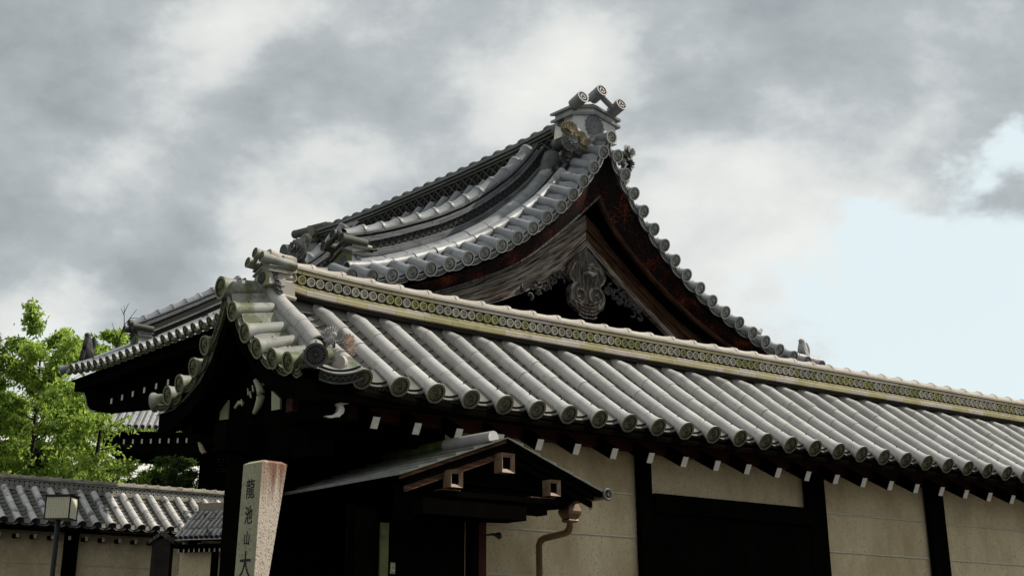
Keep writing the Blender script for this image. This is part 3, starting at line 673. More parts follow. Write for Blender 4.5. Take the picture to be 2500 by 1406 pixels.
# ================================================================ PORCH (small gabled copper roof under the eaves)
gm = Matrix.Translation((-.907, 10.125, 0)) @ Matrix.Rotation(AZR, 4, 'Z')
pw = gm @ Vector((.90, -.5, 0))
porch = thing('porch', 'small dark timber porch with thin stepped copper roof and copper capped beam ends', 'porch', pw, AZR)
roofp = MB(); AP = 3.118
def proof(x): x = abs(x); return AP - .36 * x - .0 * x * x + .012 * x * x
xs = [0, .14, .29, .44, .59, .74, .885]
def course(x0, x1, sgn, y0, y1, up):
    a, b_ = proof(x0), proof(x1); t0, t1 = .006, .022
    v = [(sgn * x0, y0, a), (sgn * x1, y0, b_), (sgn * x0, y1, a), (sgn * x1, y1, b_), (sgn * x0, y0, a + t0), (sgn * x1, y0, b_ + t1), (sgn * x0, y1, a + t0), (sgn * x1, y1, b_ + t1)]
    m_ = MB(); m_.add(v, [(0, 2, 3, 1), (4, 5, 7, 6), (0, 1, 5, 4), (2, 6, 7, 3), (0, 4, 6, 2), (1, 3, 7, 5)] if sgn > 0 else [(1, 3, 2, 0), (6, 7, 5, 4), (4, 5, 1, 0), (3, 7, 6, 2), (2, 6, 4, 0), (5, 7, 3, 1)]); return m_
pr_ = bx('roof', porch, -.80, .80, .10, 1.05, 2.80, 2.812, 'wood_shade')
for sgn in (-1, 1):
    for i in range(6): obj('shingle_course', course(xs[i], xs[i + 1], sgn, 0, 1.58 if sgn < 0 else .98, 1), pr_, mats=['shingle'])
    for zo, zt, y0, y1, m_, nm in ((-.030, -.004, .015, .05, 'wood_brown' if sgn < 0 else 'wood_shade', 'barge_trim'), (-.075, -.036, .03, .06, 'wood_shade', 'barge_board'), (-.125, -.085, .05, .08, 'wood_brown' if sgn < 0 else 'wood_shade', 'barge_board')):  # same timber: left boards coloured as lit, right ones as shaded
        x0 = 0.0; x1 = .86 if nm == 'barge_trim' else .80
        if nm == 'barge_trim' and sgn > 0: x1 = .87
        b = MB(); q = [(sgn * x0, proof(x0) + zo), (sgn * x1, proof(x1) + zo), (sgn * x1, proof(x1) + zt), (sgn * x0, proof(x0) + zt)]
        if sgn < 0: q = q[::-1]
        b.prism(q, y0, y1, lambda a, c_, e_: (a, e_, c_)); obj(nm, b, porch, mats=[m_])
    b = MB(); b.add([(0, .01, AP - .012), (sgn * .87, .01, proof(.87) - .008), (sgn * .87, 1.55 if sgn < 0 else 1.0, proof(.87) - .008), (0, 1.55 if sgn < 0 else 1.0, AP - .012)], [(0, 1, 2, 3)]); obj('soffit_board', b, porch, mats=['wood_shade'])
q = MB(); q.tube([(0, .16, AP + .025), (0, .72, AP + .030)], .045, 14, capmi=1); obj('ridge_tube', q, porch, mats=['tile_gate', 'oni_white'])
q = MB(); q.tube([(0, .725, AP + .030), (0, 1.0, AP + .030)], .044, 14); obj('ridge_tube', q, porch, mats=['moss_tube'])
q = MB(); q.tube([(0, 1.005, AP + .030), (0, 1.5, AP + .030)], .043, 14); obj('ridge_tube', q, porch, mats=['moss_tube'])
# capped purlin ends
for x, z, w_, h_ in ((-.45, 2.812, .098, .112), (-.017, 2.948, .110, .130), (.398, 2.812, .092, .108)):
    pu = bx('purlin', porch, x - w_ / 2 + .008, x + w_ / 2 - .008, .0, .5, z - h_ / 2 + .008, z + h_ / 2 - .008, 'wood_shade')
    f = MB(); o_, i_ = 1., .60
    v = [(x + sx * w_ / 2 * k, -.03 + (.0 if k == o_ else .022), z + sz * h_ / 2 * k) for k in (o_, i_) for sx, sz in ((-1, -1), (1, -1), (1, 1), (-1, 1))] + [(x + sx * w_ / 2, .06, z + sz * h_ / 2) for sx, sz in ((-1, -1), (1, -1), (1, 1), (-1, 1))]
    f.add(v, [(0, 1, 5, 4), (1, 2, 6, 5), (2, 3, 7, 6), (3, 0, 4, 7)], 0); f.add(v, [(8, 9, 1, 0), (9, 10, 2, 1), (10, 11, 3, 2), (11, 8, 0, 3)], 0)
    f.add([(x + sx * w_ / 2 * i_, .03, z + sz * h_ / 2 * i_) for sx, sz in ((-1, -1), (1, -1), (1, 1), (-1, 1))], [(0, 1, 2, 3)], 1)
    vv = [(x + sx * w_ / 2 * i_, yy, z + sz * h_ / 2 * i_) for yy in (-.008, .03) for sx, sz in ((-1, -1), (1, -1), (1, 1), (-1, 1))]
    f.add(vv, [(i, (i + 1) % 4, 4 + (i + 1) % 4, 4 + i) for i in range(4)], 1)
    obj('beam_cap', f, pu, mats=['copper_green', 'wood_brown'])
# gable infill, beams, wall below
b = MB(); b.prism([(-.78, 2.55), (.16, 2.58), (.30, 2.66), (.62, 2.70), (.78, 2.79), (0, 3.06), (-.78, 2.78)], .16, .22, lambda a, c_, e_: (a, e_, c_)); obj('gable_wall', b, porch, mats=['wood_shade'])
bx('beam', porch, -.70, .16, .00, .14, 2.58, 2.68, 'wood_shade'); bx('beam', porch, -.5, .42, -.01, .155, 2.70, 2.735, 'wood_shade')
bx('beam', porch, .16, .36, .02, .12, 2.63, 2.70, 'wood_shade')
bx('beam_soffit', porch, -.54, -.40, .0, .12, 2.738, 2.745, 'wood_brown'); bx('beam_soffit', porch, .20, .42, .0, .12, 2.738, 2.745, 'wood_brown')
for i in range(8):
    x0 = -.95 + i * .12
    if not (x0 > -.74 and x0 < -.60): bx('wall_board', porch, x0, x0 + .117, .50, .53, 0, 2.66, 'wood_shade')
bx('plaster_strip', porch, -.69, -.625, .505, .52, 0, 2.56, 'oni_moss')
bx('post', porch, .04, .095, .46, .54, 0, 2.62, 'wood_shade'); bx('post', porch, .10, .165, .46, .54, 0, 2.62, 'wood_red')
bx('post', porch, -.95, -.87, .3, .42, 0, 2.62, 'wood_shade')
q = MB(); q.tube([(0, 0, 0), (.07, -.02, .01), (.12, -.03, .0)], [.006, .008, .02], 8); q.tube([(.11, -.03, .0), (.13, -.035, .005)], [.026, .022], 8); obj('hook', q, porch, loc=(.165, .50, 2.52), mats=['metal_dark'])
sg = bx('notice_plate', porch, -.625 + .012, -.625 + .048, .492, .498, 2.235, 2.305, 'plaster_olive')
q = MB(); q.tube([(-.595, .4915, 2.272), (-.595, .4905, 2.272)], .0125, 14); obj('emblem', q, sg, mats=['clay_buff'])
q = MB(); q.tube([(-.595, .4903, 2.272), (-.595, .4895, 2.272)], .009, 14); obj('emblem', q, sg, mats=['plaster_olive'])
q = MB(); q.tube([(-.595, .4894, 2.272), (-.595, .4888, 2.272)], .005, 8); obj('emblem', q, sg, mats=['char'])
for z in (2.298, 2.245, 2.240): bx('text_line', sg, -.61, -.58, .4905, .4915, z - .001, z + .001, 'char')
# gutter and downpipe
gx = .895; gut = MB(); gut.tube([(gx, -.0, 2.80), (gx, 1.0, 2.79)], .030, 14, 170, 370, caps=(True, True)); gut.tube([(gx, .005, 2.80), (gx, .3, 2.80)], .022, 8)
gutter = obj('gutter', gut, porch, mats=['copper'])
q = MB(); ring = [(gx + .036 * math.cos(a), -.012, 2.803 + .036 * math.sin(a)) for a in np.linspace(0, 2 * math.pi, 25)]; q.tube(ring, .009, 6, caps=(False, False), up=(0, 1, 0)); q.tube([(gx, -.005, 2.80), (gx, -.022, 2.80)], [.014, .009], 10); q.tube([(gx, -.0, 2.80), (gx, .004, 2.80)], .034, 14, mi=1)
obj('gutter_end', q, gutter, mats=['slab_hall', 'recess'])
for y in (.18, .80):
    rg = [(gx + .0 + .016 * math.cos(a), y, 2.745 + .03 * math.sin(a)) for a in np.linspace(math.radians(170), math.radians(370), 14)]; q = MB(); q.tube(rg, .0035, 5); obj('hook', q, gutter, mats=['metal_dark'])
q = MB(); yb_ = .41
for (z0, w0), (z1, w1) in zip([(2.775, .045), (2.72, .062), (2.70, .058), (2.665, .040), (2.655, .045)], [(2.72, .062), (2.70, .058), (2.665, .040), (2.655, .045), (2.64, .034)]):
    v = [(gx + sx * w0, yb_ + sy * w0, z0) for sx, sy in ((-1, -1), (1, -1), (1, 1), (-1, 1))] + [(gx + sx * w1, yb_ + sy * w1, z1) for sx, sy in ((-1, -1), (1, -1), (1, 1), (-1, 1))]
    q.add(v, [((i + 1) % 4, i, 4 + i, 4 + (i + 1) % 4) for i in range(4)] + [(0, 1, 2, 3), (7, 6, 5, 4)])
obj('hopper', q, gutter, mats=['copper'])
q = MB(); pth = [(gx, yb_, 2.66), (gx, yb_, 2.615), (gx + .005, yb_ + .02, 2.588), (gx + .02, yb_ + .07, 2.575), (gx + .085, yb_ + .40, 2.562), (gx + .10, yb_ + .465, 2.548), (gx + .105, yb_ + .49, 2.52), (gx + .105, yb_ + .49, 0)]
q.tube(pth, .025, 14); pipe = obj('downpipe', q, porch, mats=['copper'])
for p_ in (2, 5):
    a_, b_ = Vector(pth[p_]), Vector(pth[p_ + 1] if p_ < 5 else pth[p_ - 1]); q = MB(); d_ = (b_ - a_).normalized(); q.tube([a_ + d_ * .012, a_ + d_ * .02], .0275, 14); obj('pipe_collar', q, pipe, mats=['copper_green'])

# ================================================================ STONE NAME PILLAR
C0 = Vector((-1.345, 8.80, 0)); wS = .184
pil = thing('stone_pillar', 'tall square granite marker pillar with carved black characters, red stain on its right face', 'pillar', C0)
dl = Vector((-.7071, .7071, 0)) * wS; dr_ = Vector((.7071, .7071, 0)) * wS; z_ = Vector((0, 0, 1))
def quadprism(cs0, z0, cs1, z1): return [tuple(c + z_ * z0) for c in cs0] + [tuple(c + z_ * z1) for c in cs1]
mb = MB(); lean = Vector((.0, .0, 0)); o3 = Vector((0, 0, 0)); fl_ = 1.07
lev = [(0.0, 1.12, .50), (2.05, 1.04, .50), (2.765, 1.0, 1.0)]  # right face narrows downward: a diagonal shadow edge built as shape
rings_ = []
for z0, kl, kr in lev:
    A = o3 + Vector((-.012, -.006, 0)) * (2.765 - z0); rings_.append([A + z_ * z0, A + dr_ * kr + z_ * z0, A + dl * kl + dr_ * kr + z_ * z0, A + dl * kl + z_ * z0])
rings_.append([Vector((0, .05, 2.782)) * 1.0, Vector((0, .05, 0)) + dr_ * .7 + z_ * 2.782, dl * .7 + dr_ * .7 + z_ * 2.782 + Vector((0, .05, 0)), dl * .7 + z_ * 2.782 + Vector((0, .05, 0))])
vs = [tuple(p) for r in rings_ for p in r]
for i in range(3):
    a_ = 4 * i
    mb.add(vs, [(a_, a_ + 1, a_ + 5, a_ + 4)], 1); mb.add(vs, [(a_ + 1, a_ + 2, a_ + 6, a_ + 5), (a_ + 2, a_ + 3, a_ + 7, a_ + 6)], 0); mb.add(vs, [(a_ + 3, a_, a_ + 4, a_ + 7)], 0)
mb.add(vs, [(12, 13, 14, 15)], 0)
shaft = obj('shaft', mb, pil, mats=['granite_l', 'granite_r'])
def kanji(ch, z, size, sx=1.):
    cu = bpy.data.curves.new('character', 'FONT'); cu.body = ch; cu.size = size; cu.extrude = .0015; cu.align_x = 'CENTER'; cu.align_y = 'CENTER'; cu.resolution_u = 3
    to = bpy.data.objects.new('tmp_text', cu); col.objects.link(to)
    dg = bpy.context.evaluated_depsgraph_get(); me = bpy.data.meshes.new_from_object(to.evaluated_get(dg)); bpy.data.objects.remove(to)
    me.materials.clear(); me.materials.append(M['char'])
    # text x runs from the far edge of the left face to the near corner
    x = -Vector(dl).normalized(); y = z_; n_ = x.cross(y)
    A = Vector((-.012, -.006, 0)) * (2.765 - z)
    c = A + dl * .52 + z_ * z + n_ * .0015
    obj('carved_character', me, shaft, basis(c, x * sx, y, n_))
for ch, z, s_ in (('龍', 2.61, .12), ('池', 2.462, .11), ('山', 2.335, .085), ('大', 2.185, .16)): kanji(ch, z, s_, .72)

# ================================================================ HALL (great gabled roof behind)
hall = thing('temple_hall', 'great hall behind the gatehouse with steep curved tiled gable and weathered barge boards', 'building', (1.449, 16.644, 0), AZR)
HL = [(0, 7.626), (-.14, 7.403), (-.284, 7.187), (-.451, 6.981), (-.626, 6.781), (-.817, 6.596), (-1.021, 6.431), (-1.233, 6.268), (-1.448, 6.118), (-1.677, 5.987), (-1.909, 5.865), (-2.141, 5.767), (-2.379, 5.667), (-2.629, 5.571), (-2.862, 5.494), (-3.106, 5.427), (-3.351, 5.374), (-3.607, 5.340)]
HR = [(.09, 7.40), (.206, 7.189), (.342, 6.976), (.486, 6.779), (.643, 6.582), (.806, 6.411), (.983, 6.252), (1.166, 6.103), (1.371, 5.967), (1.579, 5.84), (1.801, 5.734), (2.022, 5.632), (2.264, 5.539), (2.477, 5.457), (2.731, 5.386), (2.978, 5.329), (3.231, 5.292), (3.49, 5.27)]
lx = [p[0] for p in HL][::-1]; ly = [p[1] for p in HL][::-1]; rx = [p[0] for p in HR]; ry = [p[1] for p in HR]
def hh(s):
    if s <= 0:
        return float(np.interp(s, lx, ly)) if s > lx[0] else ly[0] - .05 * (lx[0] - s)
    return float(np.interp(s, [0] + rx, [7.60] + ry)) if s < rx[-1] else ry[-1] - .03 * (s - rx[-1])
# decks
dk = MB()
S_ = [-4.0 + .2 * i for i in range(43)]; T_ = [.06, .42, .7, 1.05, 3.5, 6.6]; DH = [-.06, .08, .16, .24, .24, .24]
vs = []
for i, t in enumerate(T_):
    for s in S_:
        lim = -4.0 if i < 3 else (-3.05 if i == 3 else (-2.3 if i == 4 else -1.45)); s = max(s, lim)
        vs.append((s, t, hh(s) + DH[i] - (.0 if abs(s) > .3 else .1)))
n_ = len(S_); fs = [(i * n_ + j, i * n_ + j + 1, (i + 1) * n_ + j + 1, (i + 1) * n_ + j) for i in range(5) for j in range(n_ - 1)]
dk.add(vs, fs, 0, True); hroof = obj('roof', dk, hall, mats=['slab_hall'])
vt_h = eave_tile(.083, .062, .40, n=22).mesh('verge_tile', ['tile_hall', 'end_hall', 'recess'])
for i, (s, h) in enumerate(HL + HR):
    yv = P3(0, .36, .15 if i not in (0,) else .05)
    obj('verge_tile', vt_h, hroof, frame_y(P3(s, random.uniform(-.008, .008), h), yv))
evh = eave_pan(.21, .34, .060).mesh('verge_pan_tile', ['tile_hall', 'end_hall', 'recess'])
for seq in (HL, [(0.02, 7.56)] + HR):
    for (sa, ha), (sb_, hb) in zip(seq[:-1], seq[1:]):
        dx = P3(sb_ - sa, 0, hb - ha); L_ = dx.length; x = dx.normalized()
        if x.x < 0: x = -x
        y = P3(0, 1, .40).normalized(); z = x.cross(y).normalized(); y = z.cross(x)
        m4 = basis(P3((sa + sb_) / 2, .03, (ha + hb) / 2) - z * .035, x, y, z) @ Matrix.Diagonal((L_ / .215, 1, 1, 1)); obj('verge_pan_tile', evh, hroof, m4)
# tile rows lying along the rake
def rake_row(t, dh, rad, s0, s1, L, mesh, name='round_tile', up=None):
    """tiles from the ridge side (s0) down to s1"""
    sg = -1 if s1 < s0 else 1; s = s0
    while (s1 - s) * sg > 0:
        e_ = s; acc = 0
        while acc < L: e2 = e_ + sg * .02; acc += math.hypot(.02, hh(e2) - hh(e_)); e_ = e2
        p1 = P3(s, t, hh(s) + dh); p0 = P3(e_, t, hh(e_) + dh); obj(name, mesh, hroof, frame_y(p0, p1 - p0)); s = e_
rt_h = round_tile(.068, .285).mesh('round_tile', ['tile_hall'])
rt_hw = round_tile(.062, .285).mesh('round_tile', ['tile_hall'])
wide = MB(); wide.tube([(0, 0, 0), (0, .30, 0)], [.118, .115], 12, 10, 170, caps=(False, False)); wv = [(.118 * math.cos(math.radians(10 + 16 * j)), 0, .118 * math.sin(math.radians(10 + 16 * j))) for j in range(11)]; wide.add(wv + [(x * .9, 0, z * .86) for x, _, z in wv], [(j, 11 + j, 12 + j, j + 1) for j in range(10)], 0)
wide = wide.mesh('broad_tile', ['tile_hall'])
for sg in (-1, 1):
    rake_row(.43, .185, .068, sg * .40, sg * (3.35 if sg < 0 else 3.9), .28, rt_h)
    m_ = wide; rake_row(.715, .205, .12, sg * .28, sg * (2.95 if sg < 0 else 3.8), .295, m_, 'broad_tile')
# fill between
fb = MB()
for seq in ([-.2 - .2 * i for i in range(19)], [.2 + .2 * i for i in range(18)]):
    for a_, b_ in zip(seq[:-1], seq[1:]):
        for (t0, d0), (t1, d1) in (((.36, .10), (.40, .16)), ((.50, .16), (.58, .19)), ((.82, .20), (.95, .30))):
            q = [(a_, t0, hh(a_) + d0), (b_, t0, hh(b_) + d0), (b_, t1, hh(b_) + d1), (a_, t1, hh(a_) + d1)]; fb.add(q, [(0, 1, 2, 3)])
stuff(obj('bedding_tiles', fb, hroof, mats=['slab_hall']))
# under tube that closes the verge tiles
for sg in (-1, 1):
    pts = [(sg * (.30 + .15 * i), .37, hh(sg * (.30 + .15 * i)) + .085) for i in range(23)]; q = MB(); q.tube(pts, .045, 8); obj('verge_under_tile', q, hroof, mats=['tile_hall'])

def curved_ridge(parent, path, side, layers, cap_r, cap_z, cap_L, cap_mat, discs=None, L=.30, core=(.0, .6), corew=.06, band_mat='recess'):
    """path(d) -> (point, tangent, up) with d metres along; layers: (hw, z0, z1, mat)"""
    n = int(path.length / .1); core_ = MB(); vs = []
    for i in range(n + 1):
        p, x, u = path(i * .1); yv = u.cross(x)
        for a_, z in ((-corew, core[0]), (-corew, core[1]), (corew, core[1]), (corew, core[0])): vs.append(p + yv * a_ + u * z)
    core_.add(vs, [(4 * i + j, 4 * i + (j + 1) % 4, 4 * i + 4 + (j + 1) % 4, 4 * i + 4 + j) for i in range(n) for j in range(4)] + [(0, 3, 2, 1), (4 * n, 4 * n + 1, 4 * n + 2, 4 * n + 3)])
    r = obj('ridge', core_, parent, mats=[band_mat])
    for k, (hw, z0, z1, m_) in enumerate(layers):
        me = slab_mesh(L, hw, 0, z1 - z0, 'ridge_tile', m_); d_ = -(k % 3) * L / 3
        while d_ + L < path.length + .02:
            p, x, u = path(max(d_, 0)); p2, _, _ = path(d_ + L); xx = (p2 - p).normalized(); y = u.cross(xx).normalized(); z = xx.cross(y)
            obj('ridge_tile', me, r, basis(p + z * (z0 + random.uniform(0, .002)), xx, y, z)); d_ += L
    me = ridge_cap(cap_r, cap_L).mesh('ridge_cap_tile', [cap_mat]); d_ = 0
    while d_ + cap_L < path.length + .05:
        p, x, u = path(d_); p2, _, _ = path(d_ + cap_L); xx = (p2 - p).normalized(); y = u.cross(xx).normalized(); z = xx.cross(y)
        obj('ridge_cap_tile', me, r, basis(p + z * cap_z, xx, y, z)); d_ += cap_L
    if discs:
        R, z, sp, me = discs; d_ = sp
        while d_ < path.length - .02:
            p, x, u = path(d_); yv = u.cross(x).normalized() * side
            obj('crest_tile', me, r, basis(p + u * z - yv * -1 * (corew + .02) * 1, x * side * -1 if False else x, -yv, u) if False else frame_y(p + u * z + yv * (corew + .02), -yv, up=u)); d_ += sp
    return r
class Path:
    def __init__(s, pts):
        s.p = [Vector(p) for p in pts]; s.c = [0]
        for a_, b_ in zip(s.p[:-1], s.p[1:]): s.c.append(s.c[-1] + (b_ - a_).length)
        s.length = s.c[-1]
    def __call__(s, d):
        d = min(max(d, 0), s.length - 1e-5); i = max(k for k in range(len(s.c) - 1) if s.c[k] <= d); t = (d - s.c[i]) / (s.c[i + 1] - s.c[i])
        p = s.p[i].lerp(s.p[i + 1], t); x = (s.p[i + 1] - s.p[i]).normalized(); h_ = Vector((0, 0, 1)); u = (h_ - x * x.dot(h_)).normalized(); return p, x, u
def smooth(pts, n=40):
    a = np.array(pts); t = np.linspace(0, 1, len(a)); k = np.linspace(0, 1, n); return [tuple(np.interp(k, t, a[:, j])) for j in range(a.shape[1])] if 0 else [tuple(float(np.interp(q, t, a[:, j])) for j in range(a.shape[1])) for q in k]
cd_h = MB(); disc_face(cd_h, .042, 12, 0, rings=16); cd_h.tube([(0, 0, 0), (0, .03, 0)], .042, 16, caps=(False, False)); cd_h = cd_h.mesh('crest_tile', ['slab_hall', 'dark_relief', 'recess'])
kl = [(.165, -.03, .012, 'slab_hall'), (.145, .015, .05, 'slab_hall'), (.115, .145, .172, 'slab_hall'), (.095, .176, .205, 'slab_hall'), (.105, .232, .262, 'slab_hall')]
def descending(t, s0, s1, base, off=.40):
    pts = []; n = 26
    for i in range(n + 1):
        s = lerp(s0, s1, i / n); pts.append((s, t, hh(s) + off * math.cos(math.atan(abs((hh(s - .05) - hh(s + .05)) / .1)) * .9)))
    return Path(pts)
for t in (1.02, 5.3):
    pa = descending(t, -3.02 if t < 2 else -1.75, -.16, 0)
    curved_ridge(hall, pa, 1 if False else -1, kl, .075, .262, .27, 'tile_hall', discs=(.042, .098, .088, cd_h), core=(-.15, .26), corew=.07)
for t in (1.02, 5.9):
    pa = descending(t, .16, 3.0, 0); curved_ridge(hall, pa, -1, kl, .075, .262, .27, 'tile_hall', core=(-.15, .26), corew=.07)
# main ridge running away from the gable
RT = [(.35, 8.21), (.95, 8.137), (1.83, 8.09), (2.93, 8.068), (4.0, 8.062), (5.06, 8.06), (6.08, 8.085), (6.9, 8.13)]
rp = Path([(0, t, h - .60) for t, h in RT])
ml = [(.15, -.02, .03, 'slab_old'), (.135, .033, .065, 'slab_old'), (.11, .175, .20, 'slab_old'), (.115, .355, .385, 'slab_old'), (.135, .39, .425, 'slab_old'), (.12, .455, .49, 'slab_hall')]
mr = curved_ridge(hall, rp, 1, ml, .075, .49, .27, 'slab_old', core=(-.25, .5), corew=.085, L=.30)
xm = MB()
for sg in (-1, 1):
    for w_ in (-1, 1): xm.tube([(0, 0, 0), (.035 * sg, -.012, .03 * w_), (.075 * sg, 0, .072 * w_)], [.011, .013, .008], 6, caps=(False, False))
xm.tube([(0, -.01, -.02), (0, -.01, .02)], .018, 6); xm = xm.mesh('lattice_tile', ['dark_relief'])
wm = MB(); wm.tube([(.045 * math.cos(a), -.004, .06 * math.sin(a) - .02) for a in np.linspace(0, math.pi, 9)], .011, 5); wm.tube([(.024 * math.cos(a), -.002, .035 * math.sin(a) - .02) for a in np.linspace(0, math.pi, 7)], .009, 5); wm = wm.mesh('wave_tile', ['slab_old'])
for me, z, sp in ((xm, .278, .155), (wm, .12, .095)):
    d_ = .3
    while d_ < rp.length - .05:
        p, x, u = rp(d_); obj(me.name, me, mr, basis(p + Vector((-.10, 0, 0)) + u * z, -x, Vector((1, 0, 0)), u)); d_ += sp
bkm = MB()
for j in range(17):
    t = 1.35 + j * .3
    if abs(t - 5.3) < .2: continue
    for sg in (-1, 1): bkm.tube([(sg * (.2 + .2 * i), t, hh(sg * (.2 + .2 * i)) + .27) for i in range(20 if sg > 0 else max(5, int(14 - 1.8 * t)))], .07, 7)
stuff(obj('slope_tiles', bkm, hroof, mats=['tile_hall']))
# ridge ends
oni(mr, P3(.05, .36, 7.72), .74, .50, .34, 'oni_white', 'oni_white', (0, -1, 0), tube_r=.082, tube_l=.20, comma=True, tilt=.30, offs=((-.80, .02), (.05, .24), (.90, -.08)), tcol='tile_hall', tend='slab_hall')
oni(mr, P3(0, 6.95, 7.50), .55, .55, .28, 'oni_pale', 'oni_moss', (0, 1, 0), tube_r=.07, tube_l=.5, comma=True, tilt=.1, tcol='slab_old', tend='slab_old')
oni(hroof, P3(-3.06, 1.08, 5.66), .42, .44, .26, 'oni_moss', 'oni_white', (-1, 0, 0), tube_r=.060, tube_l=.32, comma=False, tilt=.05, offs=((-.9, -.12), (0, .08), (.9, -.12)), tcol='slab_old', tend='slab_old')
# peony clusters
def peony(parent, c, R, facing, mt, n=5, seed=1, tilt=0):
    rg = random.Random(seed); mb = MB(); 
    for ring_ in range(n):
        r1 = R * (1 - ring_ * .17); cnt_ = 9 - ring_
        for k in range(cnt_):
            a = 2 * math.pi * (k + rg.random() * .4) / cnt_; ca, sa = math.cos(a), math.sin(a); wd = r1 * .42; z0 = ring_ * R * .13; up_ = R * (.10 + .10 * ring_) * rg.uniform(.6, 1.4)
            def q(r, o, z): return (r * ca - o * sa, r * sa + o * ca, z)
            v = [q(r1 * .2, -wd * .3, z0), q(r1 * .2, wd * .3, z0), q(r1 * .75, wd, z0 + up_ * .6), q(r1, wd * .45, z0 + up_), q(r1 * .93, 0, z0 + up_ * .6), q(r1, -wd * .45, z0 + up_), q(r1 * .75, -wd, z0 + up_ * .6), q(r1 * .6, 0, z0 + up_ * .1)]
            mb.add(v, [(0, 1, 7), (1, 2, 7), (2, 3, 7), (3, 4, 7), (4, 5, 7), (5, 6, 7), (6, 0, 7)], 0, True)
            mb.add([(x * 1.0, y, z - R * .05) for x, y, z in v], [(7, 1, 0), (7, 2, 1), (7, 3, 2), (7, 4, 3), (7, 5, 4), (7, 6, 5), (7, 0, 6)], 0, True)
    mb.tube([(0, 0, -.05), (0, 0, n * R * .12)], [R * .3, R * .12], 7, up=(0, 1, 0))
    z = Vector(facing).normalized(); x = z.cross(Vector((0, 0, 1))).normalized(); y = z.cross(x)
    return obj('peony_ornament', mb, parent, basis(c, x, y, z), mats=[mt])
dt_ = MB(); dt_.tube([(0, 0, 0), (0, .16, 0), (0, .3, 0)], [.115, .105, .09], 16)
dt_ = dt_.mesh('ornament_tube', ['clay_dark'])
for sg in (-1, 1):
    for z in (7.90, 7.72): obj('ornament_tube', dt_, hroof, Matrix.Translation((sg * .19 + (.12 if sg > 0 else -.02), .52, z)) @ Matrix.Rotation(math.radians(8 * sg), 4, 'Z'))
    bl = MB(); bl.tube([(sg * .30, .72, 7.52), (sg * .34, .72, 7.38), (sg * .44, .72, 7.25), (sg * .50, .70, 7.17)], [.13, .15, .10, .07], 12); obj('cloud_foot', bl, hroof, mats=['clay_dark'])
    for k, (dx, dz, R, mt, t_) in enumerate(((-.38, 7.76, .11, 'clay_buff', .34), (-.26, 7.66, .09, 'clay_buff', .28), (-.36, 7.60, .12, 'clay_mid', .34), (-.18, 7.57, .08, 'clay_buff', .25), (-.12, 7.66, .06, 'oni_pale', .24), (-.36, 7.44, .10, 'clay_dark', .42), (-.27, 7.47, .08, 'clay_dark', .34), (-.48, 7.28, .06, 'clay_dark', .5))):
        xx = dx if sg < 0 else .36 - dx * .9; mt2 = mt if sg < 0 else ('clay_dark' if k % 3 else 'oni_pale')
        peony(hroof, P3(xx if sg < 0 else xx, t_ if sg < 0 else t_ + .15, dz - (.02 if sg < 0 else .06)), R * 1.05, (-.35 if sg < 0 else .5, -1, .1), mt2, 4, 10 + k + (50 if sg > 0 else 0))
peony(hroof, P3(-3.22, 1.80, 6.08), .13, (-1, -.5, 0), 'clay_mid', 5, 91); peony(hroof, P3(-3.18, 1.84, 5.93), .12, (-1, -.4, -.2), 'clay_mid', 5, 92); peony(hroof, P3(-3.1, 1.70, 5.82), .09, (-1, -.4, 0), 'oni_pale', 4, 93); peony(hroof, P3(-3.1, 1.82, 6.22), .08, (-1, -.4, 0), 'oni_pale', 4, 94)
q = MB(); q.tube([(0, 0, 0), (.22, 0, .03)], .11, 16); q.tube([(.22, 0, .03), (.30, .0, .04)], [.13, .12], 16); obj('ornament_tube', q, hroof, loc=(-1.62, 5.0, 7.02), mats=['slab_old'])
# crouching tail ornament on the right slope
q = MB(); q.tube([(2.55, .75, 5.70), (2.75, .7, 5.78), (2.98, .66, 5.80), (3.10, .66, 5.76), (3.15, .66, 5.82)], [.07, .06, .05, .035, .02], 8); obj('wing_ornament', q, hroof, mats=['oni_pale'])
# gable timberwork
RL = [(0.0, 6.955), (-.475, 6.526), (-.834, 6.231), (-1.094, 6.022), (-1.514, 5.778), (-1.996, 5.571), (-2.459, 5.385), (-3.2, 5.19), (-3.8, 5.10)]
RR = [(0.0, 6.955), (.187, 6.609), (.44, 6.378), (.715, 6.162), (.993, 5.96), (1.534, 5.648), (2.1, 5.40), (2.7, 5.22), (3.5, 5.08)]
def curve(pts, n=28):
    a = np.array(pts, float); d_ = np.r_[0, np.cumsum(np.hypot(*np.diff(a, axis=0).T))]; k = np.linspace(0, d_[-1], n)
    x = np.interp(k, d_, a[:, 0]); y = np.interp(k, d_, a[:, 1])
    for _ in range(2): x[1:-1] = (x[:-2] + 2 * x[1:-1] + x[2:]) / 4; y[1:-1] = (y[:-2] + 2 * y[1:-1] + y[2:]) / 4
    return list(zip(x, y, k))
def loft(rows, mi=0, sm=True):
    """rows: list of polylines (same count) of (x,y,z,u,v)"""
    mb = MB(); n = len(rows[0]); vs = [tuple(p[:3]) for r in rows for p in r]; uv = [(p[3], p[4]) for r in rows for p in r]
    mb.add(vs, [(i * n + j, i * n + j + 1, (i + 1) * n + j + 1, (i + 1) * n + j) for i in range(len(rows) - 1) for j in range(n - 1)], mi, sm, uv=uv); return mb
